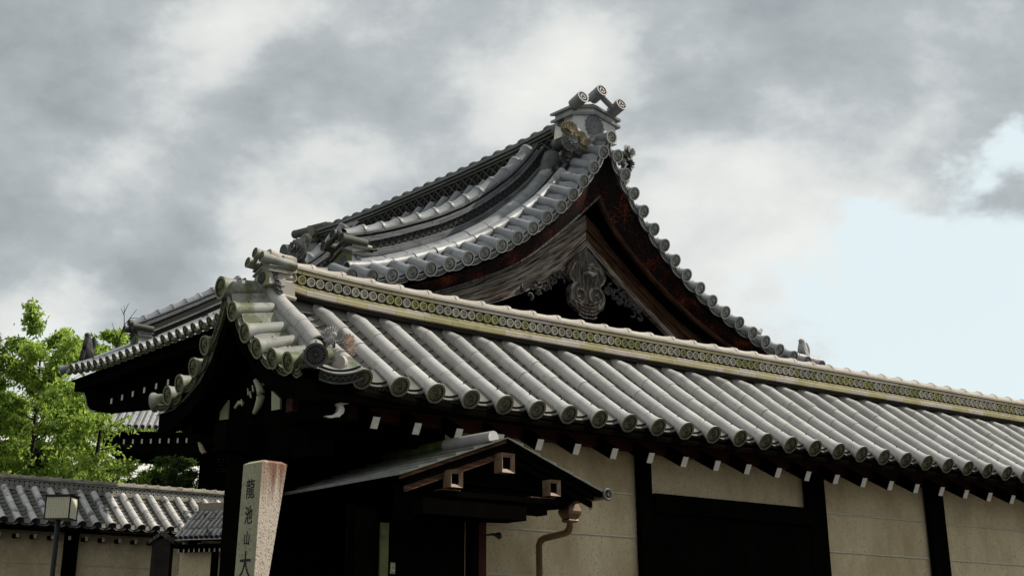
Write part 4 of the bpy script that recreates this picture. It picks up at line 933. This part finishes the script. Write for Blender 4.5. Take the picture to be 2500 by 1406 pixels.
for sg, R_ in ((-1, RL), (1, RR)):
    c = curve(R_)
    top = []; 
    for x, z, k in c:
        xt = x if abs(x) < .05 else x; zt = hh(x * .985) - .13
        zt = max(zt, z + .10); top.append((x, .10, zt, k, .0))
    mid = [(x, .16, lerp(t_[2], z, .5), k, .12) for (x, z, k), t_ in zip(c, top)]
    rim = [(x, .24, z, k, .25) for x, z, k in c]
    obj('verge_edge_board', loft([top, mid, rim]), hall, mats=['speck'])
    # rim moulding
    mm = 'wood_pend' if sg < 0 else 'wood_brown'
    rr_ = [[(x, .235, z + .0, k, 0) for x, z, k in c], [(x, .225, z - .028, k, .03) for x, z, k in c], [(x, .29, z - .033, k, .1) for x, z, k in c], [(x, .33, z - .005, k, .2) for x, z, k in c]]
    obj('rim_moulding', loft(rr_), hall, mats=[mm])
    so = [[(x, .30, z - .004, k, 0) for x, z, k in c], [(x, 1.3, z + .02, k, 1) for x, z, k in c]]
    obj('soffit_board', loft(so), hall, mats=['wood_shade'])
BL_T = [(.0, 6.78), (-.354, 6.530), (-.716, 6.29), (-1.066, 6.03), (-1.65, 5.70), (-2.238, 5.48), (-3.0, 5.25)]
BL_B = [(.0, 6.345), (-.366, 6.013), (-.811, 5.736), (-1.388, 5.475), (-2.0, 5.27), (-2.7, 5.09), (-3.3, 4.97)]
BR_T = [(.0, 6.78), (.405, 6.486), (.85, 6.149), (1.417, 5.765), (1.775, 5.55), (2.3, 5.29), (3.0, 5.0)]
BR_B = [(.0, 6.345), (.278, 6.145), (.644, 5.87), (1.016, 5.636), (1.299, 5.458), (1.8, 5.17), (2.5, 4.85)]
for sg, Tt, Bt in ((-1, BL_T, BL_B), (1, BR_T, BR_B)):
    ct, cb = curve(Tt, 30), curve(Bt, 30); fr = [0, .17, .44, .74, .93, 1.0]
    for i in range(5):
        f0, f1 = fr[i], fr[i + 1] - .012; y0 = .50 + (.012, 0, .014, .004, -.02)[i]
        A = [[(lerp(a[0], b_[0], f), y, lerp(a[1], b_[1], f), a[2] * 1.0, f * .45 + i * 3.7) for a, b_ in zip(ct, cb)] for f, y in ((f0, y0 + .07), (f0, y0 + .006), (f0 + .012, y0), (f1 - .012, y0), (f1, y0 + .006), (f1, y0 + .07))]
        mt = 'wood_grey' if (sg < 0 or i >= 3) else 'wood_brown'
        
        obj('barge_plank', loft(A, sm=False), hall, mats=[mt])
gwm = MB(); gwm.add([(-3.6, 1.1, 0), (3.6, 1.1, 0), (3.6, 1.1, 5.1), (0, 1.1, 7.1), (-3.6, 1.1, 5.1)], [(0, 1, 2, 3, 4)]); obj('gable_wall', gwm, hall, mats=['wood_shade'])
hb_ = MB(); hb_.box(-.6, 3.3, 1.15, 5.5, 0, 5.3); obj('body_wall', hb_, hall, mats=['wood_shade'])
# pendant (gegyo) with scrolls and hexagonal boss
pc = -.075
out_ = [(0, 6.32), (.14, 6.22), (.27, 6.10), (.31, 6.0), (.27, 5.915), (.21, 5.88), (.265, 5.82), (.285, 5.73), (.25, 5.62), (.15, 5.55), (0, 5.515)]
poly = [(pc + x, z) for x, z in out_] + [(pc - x, z) for x, z in out_[-2:0:-1]]
pb = MB(); pb.prism(poly, .43, .49, lambda a, c_, e_: (a, e_, c_)); pend = obj('gable_pendant', pb, hall, mats=['wood_pend'])
for sg in (-1, 1):
    for rr0, turns, w_ in ((.135, 1.6, .022),):
        q = MB(); pts = []; rad = []
        for i in range(46):
            k = i / 45.; a = math.radians(-95) * sg + sg * k * turns * 2 * math.pi * 1.0; r = rr0 * (1 - k) ** .8 + .012
            pts.append((pc + sg * .125 + r * math.cos(a + math.pi / 2 * (1 - sg)) * 1.0, .425, 5.745 + r * math.sin(a) * .95)); rad.append(w_ * (1 - .55 * k))
        q.tube(pts, rad, 7, up=(0, 1, 0)); obj('scroll', q, pend, mats=['wood_carve'])
    for i in range(5):
        q = MB(); z0 = 5.70 - i * .04; pts = [(pc + sg * .006, .425, z0 - .06), (pc + sg * .08, .42, z0 - .045 - i * .004), (pc + sg * (.19 - i * .014), .428, z0 + .0 - i * .008), (pc + sg * (.24 - i * .03), .435, z0 + .045 - i * .01)]; q.tube(pts, [.010, .013, .012, .006], 6, up=(0, 1, 0)); obj('carved_rib', q, pend, mats=['wood_carve'])
    q = MB(); pts = [(pc + sg * x, .425, z) for x, z in ((.16, 6.14), (.23, 6.03), (.27, 5.97), (.24, 5.92), (.19, 5.87), (.12, 5.87))]; q.tube(pts, .012, 6, up=(0, 1, 0)); obj('carved_rib', q, pend, mats=['wood_carve'])
q = MB(); hx = [(pc + .015 + .075 * math.cos(a) * (1 if abs(math.sin(a)) < .5 else 1), 6.045 + .085 * math.sin(a)) for a in [math.radians(30 + 60 * i) for i in range(6)]]
q.prism(hx, .34, .44, lambda a, c_, e_: (a, e_, c_)); boss = obj('boss', q, pend, mats=['wood_grey'])
q = MB(); q.box(pc - .0, pc + .075, .30, .345, 6.05, 6.068); obj('boss_peg', q, pend, mats=['wood_grey'])
rg = random.Random(5)
for sg in (-1, 1):
    for i in range(34):
        k = rg.random(); x = pc + sg * lerp(.30, .95, k) ; z = lerp(5.95, 5.62, k) + rg.uniform(-.07, .07); R = rg.uniform(.03, .06); a0 = rg.random() * 6; q = MB()
        pts = [(x + R * (1 - j / 9.) * math.cos(a0 + j * .6), .47 + rg.uniform(-.01, .01), z + R * (1 - j / 9.) * math.sin(a0 + j * .6)) for j in range(8)]; q.tube(pts, [.014 * (1 - j / 10.) + .003 for j in range(8)], 5, up=(0, 1, 0)); obj('carved_foliage', q, pend, mats=['dark_relief' if (sg > 0 or k > .55) else 'wood_pend'])

# ================================================================ SIDE HALL (eave running away at left)
lh = thing('side_hall', 'dark side hall at left whose long tiled eave runs back towards the trees', 'building', (-4.318, 21.781, 0), AZR)
def le(t): return 6.503 + (.0 if t < 3.2 else .035 * (t - 3.2) ** 1.9)
def lz(s, t): return le(t) + .47 * s + .02 * s * s
dk = MB(); Ss = [.02, .5, 1, 1.6, 2.4, 3.4]; Tt = [-2.5, -1, 0, 1, 2, 3, 3.7, 4.4, 5.0, 5.4]
vs = [(s, t, lz(s, t) - .09) for s in Ss for t in Tt]; n_ = len(Tt)
dk.add(vs, [(i * n_ + j, (i + 1) * n_ + j, (i + 1) * n_ + j + 1, i * n_ + j + 1) for i in range(5) for j in range(n_ - 1)]); lroof = obj('roof', dk, lh, mats=['slab_hall'])
et_l = eave_tile(.088, .064, .4, n=18, nail=False).mesh('eave_tile', ['tile_hall', 'end_verge', 'recess'])
ep_l = eave_pan(.21, .25, .06, n=6).mesh('eave_pan_tile', ['tile_hall', 'end_verge', 'recess'])
rt_l = round_tile(.064, .95, 8).mesh('round_tile', ['tile_hall'])
t = -2.0
while t < 5.3:
    sp = .262; p0 = P3(0, t, lz(0, t)); p1 = P3(.4, t, lz(.4, t)); obj('eave_tile', et_l, lroof, frame_y(p0, p1 - p0))
    obj('eave_pan_tile', ep_l, lroof, frame_y(P3(.01, t + sp / 2, lz(0, t + sp / 2) - .055), p1 - p0))
    for j in range(3):
        a_, b_ = .4 + j * .95, 1.35 + j * .95; p0 = P3(a_, t, lz(a_, t)); p1 = P3(b_, t, lz(b_, t)); obj('round_tile', rt_l, lroof, frame_y(p0, p1 - p0))
    t += sp
p0 = P3(-.02, 5.50, le(5.4) - .01); obj('corner_tile', eave_tile(.095, .055, .4, n=18), lroof, frame_y(p0, P3(.3, -.32, .12)), mats=['tile_hall', 'end_verge', 'recess'])
pa = Path([(s, 4.60, lz(s, 4.2) + .19) for s in (.95, 1.3, 1.7, 2.1, 2.6, 3.2)])
curved_ridge(lh, pa, 1, [(.12, .0, .03, 'slab_hall'), (.10, .15, .18, 'slab_hall'), (.085, .185, .21, 'slab_hall'), (.10, .23, .255, 'slab_hall')], .07, .255, .30, 'tile_hall', discs=(.042, .09, .088, remat(cd_h, ['end_hall', 'slab_hall', 'recess'])), core=(-.25, .25), corew=.07)
oni(lroof, P3(.92, 4.60, lz(.9, 4.4) + .04), .36, .38, .26, 'oni_moss', 'oni_pale', (-1, 0, 0), tube_r=.06, tube_l=.40, comma=False, tilt=.05, tcol='slab_old', tend='slab_old')
# guardian ornament on the corner
def guardian(name, c, parent, sc_=1., mt='dark_relief', label=None):
    m_ = bpy.data.meshes.new(name)
    P = [(0, 0, .0), (0, 0, .10), (.01, 0, .22), (.0, 0, .33), (-.02, 0, .40), (-.03, 0, .46), (-.09, 0, .44), (.05, .03, .05), (.10, .05, 0), (-.07, .06, .16), (-.10, .06, 0), (-.07, -.06, .16), (-.10, -.06, 0), (.10, 0, .20), (.11, 0, .34), (.08, 0, .44)]
    E = [(0, 1), (1, 2), (2, 3), (3, 4), (4, 5), (5, 6), (1, 7), (7, 8), (3, 9), (9, 10), (3, 11), (11, 12), (1, 13), (13, 14), (14, 15)]
    R = [.09, .10, .085, .075, .065, .06, .035, .05, .03, .03, .028, .03, .028, .035, .045, .02]
    m_.from_pydata([tuple(x * sc_ for x in p) for p in P], E, []); o = bpy.data.objects.new(name, m_); col.objects.link(o)
    md = o.modifiers.new('skin', 'SKIN'); 
    for v, r in zip(m_.skin_vertices[0].data, R): v.radius = (r * sc_, r * sc_)
    m_.skin_vertices[0].data[0].use_root = True
    o.modifiers.new('sub', 'SUBSURF').levels = 1; o.modifiers['sub'].render_levels = 1
    dg = bpy.context.evaluated_depsgraph_get(); me = bpy.data.meshes.new_from_object(o.evaluated_get(dg)); bpy.data.objects.remove(o)
    me.materials.clear(); me.materials.append(M[mt]); return obj(name, me, parent, loc=c)
try:
    guardian('lion_ornament', P3(.28, 5.12, lz(.3, 5.1) + .02), lroof, 1.05, 'dark_relief')
    guardian('lion_ornament', P3(3.90, .62, hh(3.9) + .14), hroof, .80, 'oni_pale')
except Exception as ex: print('guardian', ex)
# timber below the eave
nb = MB(); nose = [(-2.5, 4.8), (.93, 4.86), (1.74, 5.25), (2.40, 5.66), (4.99, 5.90), (5.25, 5.96), (5.42, 6.06), (5.50, 6.20), (5.60, 6.30), (5.62, 6.37), (5.52, 6.42), (5.42, 6.40), (5.3, 6.46), (-2.5, 6.44)]
nb.prism(nose, .5, .8, lambda a, c_, e_: (e_, a, c_)); obj('end_beam', nb, lh, mats=['wood_shade'])
ed = nose[4:12]; q = MB(); q.tube([(.49, a, b_) for a, b_ in ed], .018, 6); obj('nose_edge', q, lh, mats=['plaster_olive'])
bx('soffit_board', lh, .05, 1.5, -2.5, 5.2, 6.405, 6.42, 'wood_shade'); bx('fascia', lh, .12, .3, -2.5, 5.15, 6.24, 6.42, 'wood_shade'); bx('body_wall', lh, 1.5, 3.2, -3.0, .9, 0, 6.4, 'wood_shade')
for t in (2.002, 2.438, 2.887, 3.331, 3.754, 4.191): 
    r_ = bx('rafter', lh, .43, 1.4, t - .03, t + .03, 5.93, 6.02, 'wood_shade'); bx('rafter_end', r_, .42, .4295, t - .03, t + .03, 5.928, 6.018, 'white_paint')

# ================================================================ BOUNDARY WALL at left
bw = thing('boundary_wall', 'low plastered boundary wall with tiled coping at lower left, behind the lantern', 'wall', (-6.432, 23.931, 0), AZR)
PW = .2515
def wh(t): return 3.80 + .64 * t + .04 * t * t
dk = MB(); dk.add([(-4.2, -.03, wh(0) - .09), (3.3, -.03, wh(0) - .09), (3.3, 1.0, wh(1) - .07), (-4.2, 1.0, wh(1) - .07)], [(0, 1, 2, 3)]); dk.add([(-4.2, -.03, wh(0) - .12), (3.3, -.03, wh(0) - .12), (3.3, 1.0, wh(1) - .10), (-4.2, 1.0, wh(1) - .10)], [(3, 2, 1, 0)]); wr = obj('roof', dk, bw, mats=['wood_shade'])
M['tile_wall'] = mat('blotched light grey wall tile', (.58, .575, .555), .6, (.44, .435, .42), 6, .12, 80, dark=(.13, .13, .135), dscale=3.5, dthr=(.56, .62), rnd=.12)
M['ridge_wall'] = mat('weathered beige coping tile', (.40, .37, .31), .8, (.2, .185, .15), 7, .2, 60, dark=(.08, .075, .06), dscale=7, dthr=(.5, .7), rnd=.2)
et_w = eave_tile(.073, .056, .25, n=16, nail=False).mesh('eave_tile', ['tile_wall', 'recess', 'recess'])
_e = MB(); et_w = eave_tile(.073, .056, .25, n=16, nail=False).mesh('eave_tile', ['tile_wall', 'dark_relief', 'recess'])
rt_w = round_tile(.056, .26, 10).mesh('round_tile', ['tile_wall']); pt_w = pan_tile(.19, .13, .012, 4).mesh('pan_tile', ['tile_pan']); ep_w = eave_pan(.2, .15, .045, 6).mesh('eave_pan_tile', ['tile_pan', 'dark_relief', 'recess'])
wj = [0, .22, .44, .66, .88]
for i in range(-14, 13):
    s = i * PW
    for j in range(4):
        p0 = P3(s, wj[j], wh(wj[j])); p1 = P3(s, wj[j + 1], wh(wj[j + 1])); obj('eave_tile' if j == 0 else 'round_tile', et_w if j == 0 else rt_w, wr, frame_y(p0, p1 - p0))
    s += PW / 2; obj('eave_pan_tile', ep_w, wr, frame_y(P3(s, .0, wh(0) - .055), P3(0, 1, .64)))
    if i > -9:
        for j in range(9): tj = .09 + j * .09; obj('pan_tile', pt_w, wr, frame_y(P3(s, tj, wh(tj) - .05), P3(0, .13, .07)))
wrp = MB(); wrp.box(-4.2, 3.3, .93, 1.07, 4.3, 4.56); wrr = obj('ridge', wrp, bw, mats=['recess'])
wf = lambda s, z: P3(s, 1.0, z)
slab_row(wrr, wf, -4.2, 3.2, .30, .13, 4.36, 4.395, 'ridge_wall'); slab_row(wrr, wf, -4.1, 3.2, .30, .11, 4.40, 4.425, 'ridge_wall')
slab_row(wrr, wf, -4.15, 3.2, .30, .095, 4.51, 4.53, 'ridge_wall'); slab_row(wrr, wf, -4.0, 3.2, .30, .105, 4.535, 4.56, 'ridge_wall')
cw = ridge_cap(.045, .218).mesh('ridge_cap_tile', ['ridge_wall'])
for i in range(34): obj('ridge_cap_tile', cw, wrr, loc=(-4.18 + i * .218, 1.0, 4.56))
cmw = remat(cm1, ['dark_relief', 'end_hall', 'recess'])
for i in range(88): obj('crest_tile', cmw, wrr, Matrix.Translation((-4.1 + i * .083, .915, 4.467)) @ Matrix.Scale(1.05, 4))
wm_ = bx('plaster_face', bw, -4.2, 3.3, .33, .6, 0, 3.78, 'plaster')
for z in (3.478, 3.223, 2.97): bx('plaster_line', wm_, -4.2, 3.3, .318, .3295, z - .005, z + .005, 'plaster_line')
bx('post', bw, -.14, .08, .25, .317, 0, 3.75, 'wood_shade'); bx('post', bw, -2.3, -2.08, .25, .317, 0, 3.75, 'wood_shade'); bx('post', bw, 2.0, 2.2, .25, .317, 0, 3.75, 'wood_shade')
bx('wall_plate', bw, -4.2, 3.3, .12, .32, 3.70, 3.74, 'wood_shade'); bx('soffit_board', bw, -4.2, 3.3, .0, .6, 3.742, 3.755, 'wood_shade')
for i in range(-12, 11):
    s = -.397 + i * .2795; r_ = bx('rafter', bw, s - .022, s + .022, .155, .32, 3.575, 3.635, 'wood_shade'); bx('rafter_end', r_, s - .022, s + .022, .148, .1545, 3.58, 3.64, 'white_paint')

# little wing roof butting against the wall
wg = thing('wing_roof', 'small tiled roof of a low side gate with pale tubes slanting up to the right', 'roof', (-4.50, 21.86, 0), math.radians(90 - 108))
wgr = bx('roof', wg, -.1, .95, .02, .6, 3.33, 3.345, 'wood_shade')
et_s = eave_tile(.034, .026, .2, n=12, nail=False).mesh('eave_tile', ['tile_wall', 'dark_relief', 'recess']); rt_s = round_tile(.026, .22, 8).mesh('round_tile', ['tile_wall'])
q = MB(); q.add([(-.08, .0, 3.40), (.95, .0, 3.40), (.95, .62, 3.83), (-.08, .62, 3.83)], [(0, 1, 2, 3)]); obj('bedding_tile', q, wgr, mats=['tile_wall'])
for i in range(12):
    x = -.02 + i * .082
    for j in range(3):
        p0 = P3(x, j * .2, 3.43 + j * .14); obj('eave_tile' if j == 0 else 'round_tile', et_s if j == 0 else rt_s, wgr, frame_y(p0, P3(0, .2, .14)))
    r_ = bx('rafter', wg, x - .01, x + .01, .12, .3, 3.25, 3.29, 'wood_shade'); bx('rafter_end', r_, x - .01, x + .01, .112, .119, 3.24, 3.29, 'white_paint')
bx('ridge', wg, -.02, 1.0, .60, .72, 3.80, 3.97, 'ridge_wall')
wgf = lambda s, z: P3(s, .66, z)
q = MB(); q.box(-.1, 1.0, .3, .5, 0, 3.26); obj('plaster_face', q, wg, mats=['plaster']); bx('fascia', wg, -.1, 1.0, .04, .3, 3.30, 3.325, 'wood_shade'); bx('post', wg, .45, .53, .22, .295, 0, 3.3, 'wood_shade')
# capped timber post
cp_ = thing('capped_post', 'old grey timber post with a small gabled wooden cap beside the boundary wall', 'post', (-4.27, 19.9, 0))
bx('shaft', cp_, -.12, .12, -.10, .10, 0, 3.24, 'bark')
b = MB(); b.prism([(-.165, 3.18), (0, 3.29), (.165, 3.18), (.165, 3.225), (0, 3.345), (-.165, 3.225)], -.14, .14, lambda a, c_, e_: (a, e_, c_)); obj('cap', b, cp_, mats=['wood_pend'])
# street lantern
lp = thing('lantern', 'square cream lantern with dark frame on a slim black pole in front of the wall', 'lamp', (-4.10, 14.47, 0), math.radians(-6))
bx('panel', lp, -.118, .118, -.098, .098, 2.985, 3.18, 'lamp_panel')
for x in (-.125, .113):
    for y in (-.105, .093): bx('frame', lp, x, x + .012, y, y + .012, 2.975, 3.185, 'metal_dark')
for z in (2.972, 3.178): bx('frame', lp, -.127, .127, -.107, .107, z, z + .012, 'metal_dark')
bx('lid', lp, -.135, .135, -.115, .115, 3.19, 3.20, 'metal_dark')
q = MB()
for i in range(15):
    x = -.112 + i * .016; q.box(x, x + .002, -.1035, -.0985, 2.985, 3.178)
for i in range(12):
    z = 2.99 + i * .016; q.box(-.113, .113, -.1045, -.1036, z, z + .0018)
stuff(obj('mesh_screen', q, lp, mats=['ridge']))
q = MB(); q.tube([(-.02, 0, 0), (-.02, 0, 2.972)], .024, 12, up=(0, 1, 0)); obj('pole', q, lp, mats=['metal_dark'])

# ================================================================ FAR BUILDINGS
b2 = thing('rear_hall', 'small far hall roof glimpsed between the trees and the side hall eave', 'building', (-8.62, 33.0, 0), math.radians(90 - 82))
r2 = bx('roof', b2, -.2, 3.2, .0, 2.2, 6.62, 6.64, 'wood_shade')
q = MB(); q.add([(-.3, 0, 6.78), (.2, 0, 6.70), (3.2, 0, 6.70), (3.2, 1.6, 7.35), (.5, 1.6, 7.35), (.1, 1.2, 7.2)], [(0, 1, 2, 3, 4, 5)]); obj('bedding_tile', q, r2, mats=['tile_wall'])
for i in range(24):
    x = -.3 + i * .145; zz = .10 * max(0, (.4 - x)) ; o_ = MB(); o_.tube([(0, 0, 0), (0, .12, .05), (0, 1.6, .66)], [.052, .042, .04], 8, mi=0, capmi=1); obj('round_tile', o_, r2, loc=(x, -.02, 6.74 + zz), mats=['tile_hall', 'dark_relief'])
b = MB(); b.prism([(.0, 6.66), (3.3, 6.66), (3.3, 6.0), (2.5, 6.05), (2.3, 6.2), (1.5, 6.12), (.2, 6.28), (-.05, 6.42)], .15, 2.0, lambda a, c_, e_: (a, e_, c_)); obj('body_wall', b, b2, mats=['wood_shade'])
for i in range(9):
    x = .45 + i * .195; bx('rafter_end', b2, x, x + .035, .13, .1499, 6.38 + i * .008, 6.48 + i * .008, 'white_paint')
dr = thing('far_roof', 'far grey slate coloured roof with diamond rows of tiles seen through the trees', 'roof', (-20.5, 71.0, 0), math.radians(90 - 64))
pt_d = MB(); pt_d.add([(-.17, 0, .02), (-.05, 0, .05), (.08, 0, .0), (.17, 0, .03), (-.17, .34, .0), (-.05, .34, .03), (.08, .34, -.02), (.17, .34, .01)], [(0, 1, 5, 4), (1, 2, 6, 5), (2, 3, 7, 6)], 0, True); pt_d.add([(-.17, 0, .02), (-.05, 0, .05), (.08, 0, .0), (.17, 0, .03), (-.17, 0, -.03), (-.05, 0, -.0), (.08, 0, -.05), (.17, 0, -.02)], [(4, 5, 1, 0), (5, 6, 2, 1), (6, 7, 3, 2)], 1); pt_d = pt_d.mesh('flat_tile', ['tile_wall', 'recess'])
q = MB(); q.add([(-2, -1, 8.2), (10, -1, 8.2), (10, 6.5, 13.0), (-2, 6.5, 13.0)], [(0, 1, 2, 3)]); drr = obj('roof', q, dr, mats=['tile_wall'])
for i in range(22):
    for j in range(13):
        p = P3(1.2 + i * .33, .0 + j * .30, 8.2 + .64 * (1.0 + j * .30) + .05); obj('flat_tile', pt_d, drr, frame_y(p, P3(0, 1, .60)))
bx('wall', dr, -1.8, 9.8, .2, 6, 0, 8.6, 'plaster')

# ================================================================ TREES
def leaf_mesh(name, C, D, L, W, tone, mt, droop=.5):
    """C centres, D directions; each leaf a folded lance of two triangles pairs"""
    n = len(C); D = D / np.linalg.norm(D, axis=1)[:, None]; r = np.random.normal(size=(n, 3)); X = np.cross(D, r); X /= np.linalg.norm(X, axis=1)[:, None]; Nn = np.cross(X, D)
    L = L[:, None]; W = W[:, None]
    v = np.empty((n, 4, 3)); v[:, 0] = C; v[:, 1] = C + D * L * .45 + X * W + Nn * W * .3; v[:, 2] = C + D * L - Nn * L * .12; v[:, 3] = C + D * L * .45 - X * W + Nn * W * .3
    me = bpy.data.meshes.new(name); me.vertices.add(n * 4); me.vertices.foreach_set('co', v.reshape(-1))
    idx = (np.arange(n)[:, None] * 4 + np.array([0, 1, 2, 0, 2, 3])[None]).reshape(-1); me.loops.add(n * 6); me.loops.foreach_set('vertex_index', idx); me.polygons.add(n * 2)
    me.polygons.foreach_set('loop_start', np.arange(n * 2) * 3)
    me.update(calc_edges=True); at = me.attributes.new('tone', 'FLOAT', 'POINT'); at.data.foreach_set('value', np.repeat(tone, 4).astype(np.float32))
    me.materials.append(M[mt]); return me
def tree(name, label, base, top_h, spread, mt, nleaf, L, seed, lean=(0, 0), trunk_r=.12, first=.35, nb=14, group=None, flat=.6, droop=-.6, sub=5, forks=True):
    rg = random.Random(seed); th = thing(name, label, 'tree', base, 0, group); tips = []; tm = MB()
    H = top_h; pts = []; x = y = 0
    for i in range(9):
        k = i / 8.; pts.append((lean[0] * k + x, lean[1] * k + y, H * .93 * k)); x += rg.uniform(-.06, .06); y += rg.uniform(-.06, .06)
    tm.tube(pts, [trunk_r * (1 - .88 * i / 8.) for i in range(9)], 9, up=(0, 1, 0)); limbs = MB()
    def at(k): i = min(int(k * 8), 7); f = k * 8 - i; return Vector(pts[i]).lerp(Vector(pts[i + 1]), f)
    for b_ in range(nb):
        k = first + (1 - first) * (b_ + rg.random()) / nb; p = at(min(k, .999)); az = b_ * 2.4 + rg.uniform(-.4, .4); ln = spread * (1.15 - .82 * (k - first) / (1 - first)) * rg.uniform(.55, 1.15)
        d_ = Vector((math.cos(az), math.sin(az), rg.uniform(.25, .75))).normalized(); br = [p]; r0 = trunk_r * .45 * (1.1 - k)
        for i in range(6):
            d_ = (d_ + Vector((rg.uniform(-.2, .2), rg.uniform(-.2, .2), rg.uniform(-.12, .10)))).normalized(); br.append(br[-1] + d_ * ln / 6)
        limbs.tube(br, [max(.006, r0 * (1 - i / 6.5)) for i in range(7)], 6, up=(.1, 1, 0))
        for i in range(2, 7):
            for _ in range(sub):
                dd = (d_ + Vector((rg.uniform(-1, 1), rg.uniform(-1, 1), rg.uniform(-.5, .6)))).normalized(); q0 = br[i]; l2 = ln * rg.uniform(.14, .30); q1 = q0 + dd * l2 * .5; q2 = q1 + (dd + Vector((0, 0, -.25))).normalized() * l2 * .5
                limbs.tube([q0, q1, q2], [.008, .005, .003], 4, up=(.1, 1, 0), caps=(False, False)); tips.append((q1, q2, dd))
    obj('trunk', tm, th, mats=['bark']); obj('branches', limbs, th, mats=['bark'])
    n = nleaf; ti = np.random.randint(0, len(tips), n); A = np.array([t_[0] for t_ in tips]); B = np.array([t_[1] for t_ in tips]); k = np.random.uniform(-.3, 1.15, n)[:, None]
    Cc = A[ti] * (1 - k) + B[ti] * k + np.random.normal(0, .05, (n, 3)) * np.array([1, 1, .6]); D = np.random.normal(0, .7, (n, 3)); D[:, 2] += droop
    clump = np.random.rand(len(tips)); tone = np.clip(clump[ti] * .6 + np.random.rand(n) * .4, 0, 1)
    obj('crown', leaf_mesh('crown', Cc, D, np.random.uniform(.7, 1.25, n) * L, np.random.uniform(.20, .28, n) * L, tone, mt), th)
    return th
tree('leafy_tree', 'tall bright yellow green tree whose top rises beside the side hall at far left', (-8.35, 28.4, 0), 8.15, 2.15, 'leaf_bright', 28000, .10, 3, trunk_r=.12, first=.50, nb=50, lean=(-.35, -.2), sub=8, group='bright green trees beside the side hall')
tree('leafy_tree', 'bright green tree cut by the left edge of the photo', (-9.9, 29.6, 0), 7.2, 2.4, 'leaf_bright', 32000, .10, 11, trunk_r=.12, first=.36, nb=38, sub=8, group='bright green trees beside the side hall')
tree('leafy_tree', 'bright green tree just behind the corner lion of the side hall', (-9.0, 36.5, 0), 10.1, 2.2, 'leaf_bright', 30000, .135, 19, trunk_r=.1, first=.62, nb=30, group='bright green trees beside the side hall')
tree('shade_tree', 'dark dense tree low behind the boundary wall at far left', (-9.5, 27.5, 0), 5.95, 1.35, 'leaf_dark', 16000, .10, 31, trunk_r=.1, first=.5, nb=20, group='dark trees behind the boundary wall')
tree('shade_tree', 'dark bushy tree behind the wall left of the tall tree trunk', (-8.75, 28.9, 0), 5.9, .95, 'leaf_dark', 9000, .10, 37, trunk_r=.1, first=.5, nb=16, group='dark trees behind the boundary wall')
tree('maple_tree', 'fine leaved green maple between the wall and the far roof', (-6.05, 28.6, 0), 5.8, 1.25, 'leaf_mid', 22000, .065, 41, trunk_r=.08, first=.62, nb=26, droop=-.1, sub=7, group='maples behind the boundary wall')
tree('maple_tree', 'small fine leaved maple left of the larger maple behind the wall', (-7.55, 27.4, 0), 5.15, 1.0, 'leaf_mid', 12000, .065, 43, trunk_r=.06, first=.65, nb=20, droop=-.1, sub=7, group='maples behind the boundary wall')
tw = thing('lattice_hall', 'black timber building with a small pale lattice opening above the end of the boundary wall', 'building', (-5.33, 27.4, 0))
bx('wall', tw, 0, 3, 0, 1.5, 0, 6.35, 'wood_shade'); bx('eave', tw, -.35, 3, -.3, 1.5, 6.2, 6.4, 'wood_shade')
bx('lattice_back', tw, .30, .50, -.012, -.002, 5.05, 5.65, 'oni_white')
for i in range(5): bx('lattice_bar', tw, .30 + i * .048, .33 + i * .048, -.045, -.015, 5.05, 5.65, 'wood_shade')
for i in range(11): bx('lattice_bar', tw, .30, .50, -.047, -.046, 5.05 + i * .057, 5.085 + i * .057, 'wood_shade')
bt = thing('bare_sapling', 'thin leafless twigs rising above the green crown', 'tree', (-7.75, 29.0, 0))
q = MB(); q.tube([(0, 0, 0), (.1, 0, 5.5), (.22, 0, 7.4), (.40, 0, 8.1)], [.05, .04, .02, .012], 6, up=(0, 1, 0)); obj('trunk', q, bt, mats=['bark'])
q = MB()
for a_, b_ in (((.40, 0, 8.1), (.36, 0, 8.5)), ((.40, 0, 8.1), (.62, 0, 8.42)), ((.38, 0, 8.3), (.30, 0, 8.45)), ((.37, 0, 8.35), (.45, 0, 8.55)), ((.30, 0, 7.8), (.15, 0, 8.15)), ((.50, 0, 8.24), (.66, 0, 8.25)), ((.33, 0, 7.9), (.6, 0, 8.1))): q.tube([a_, b_], [.009, .004], 5, up=(0, 1, 0))
obj('branches', q, bt, mats=['bark'])
print('objects', len(bpy.data.objects), 'faces', sum(len(m_.polygons) for m_ in bpy.data.meshes))
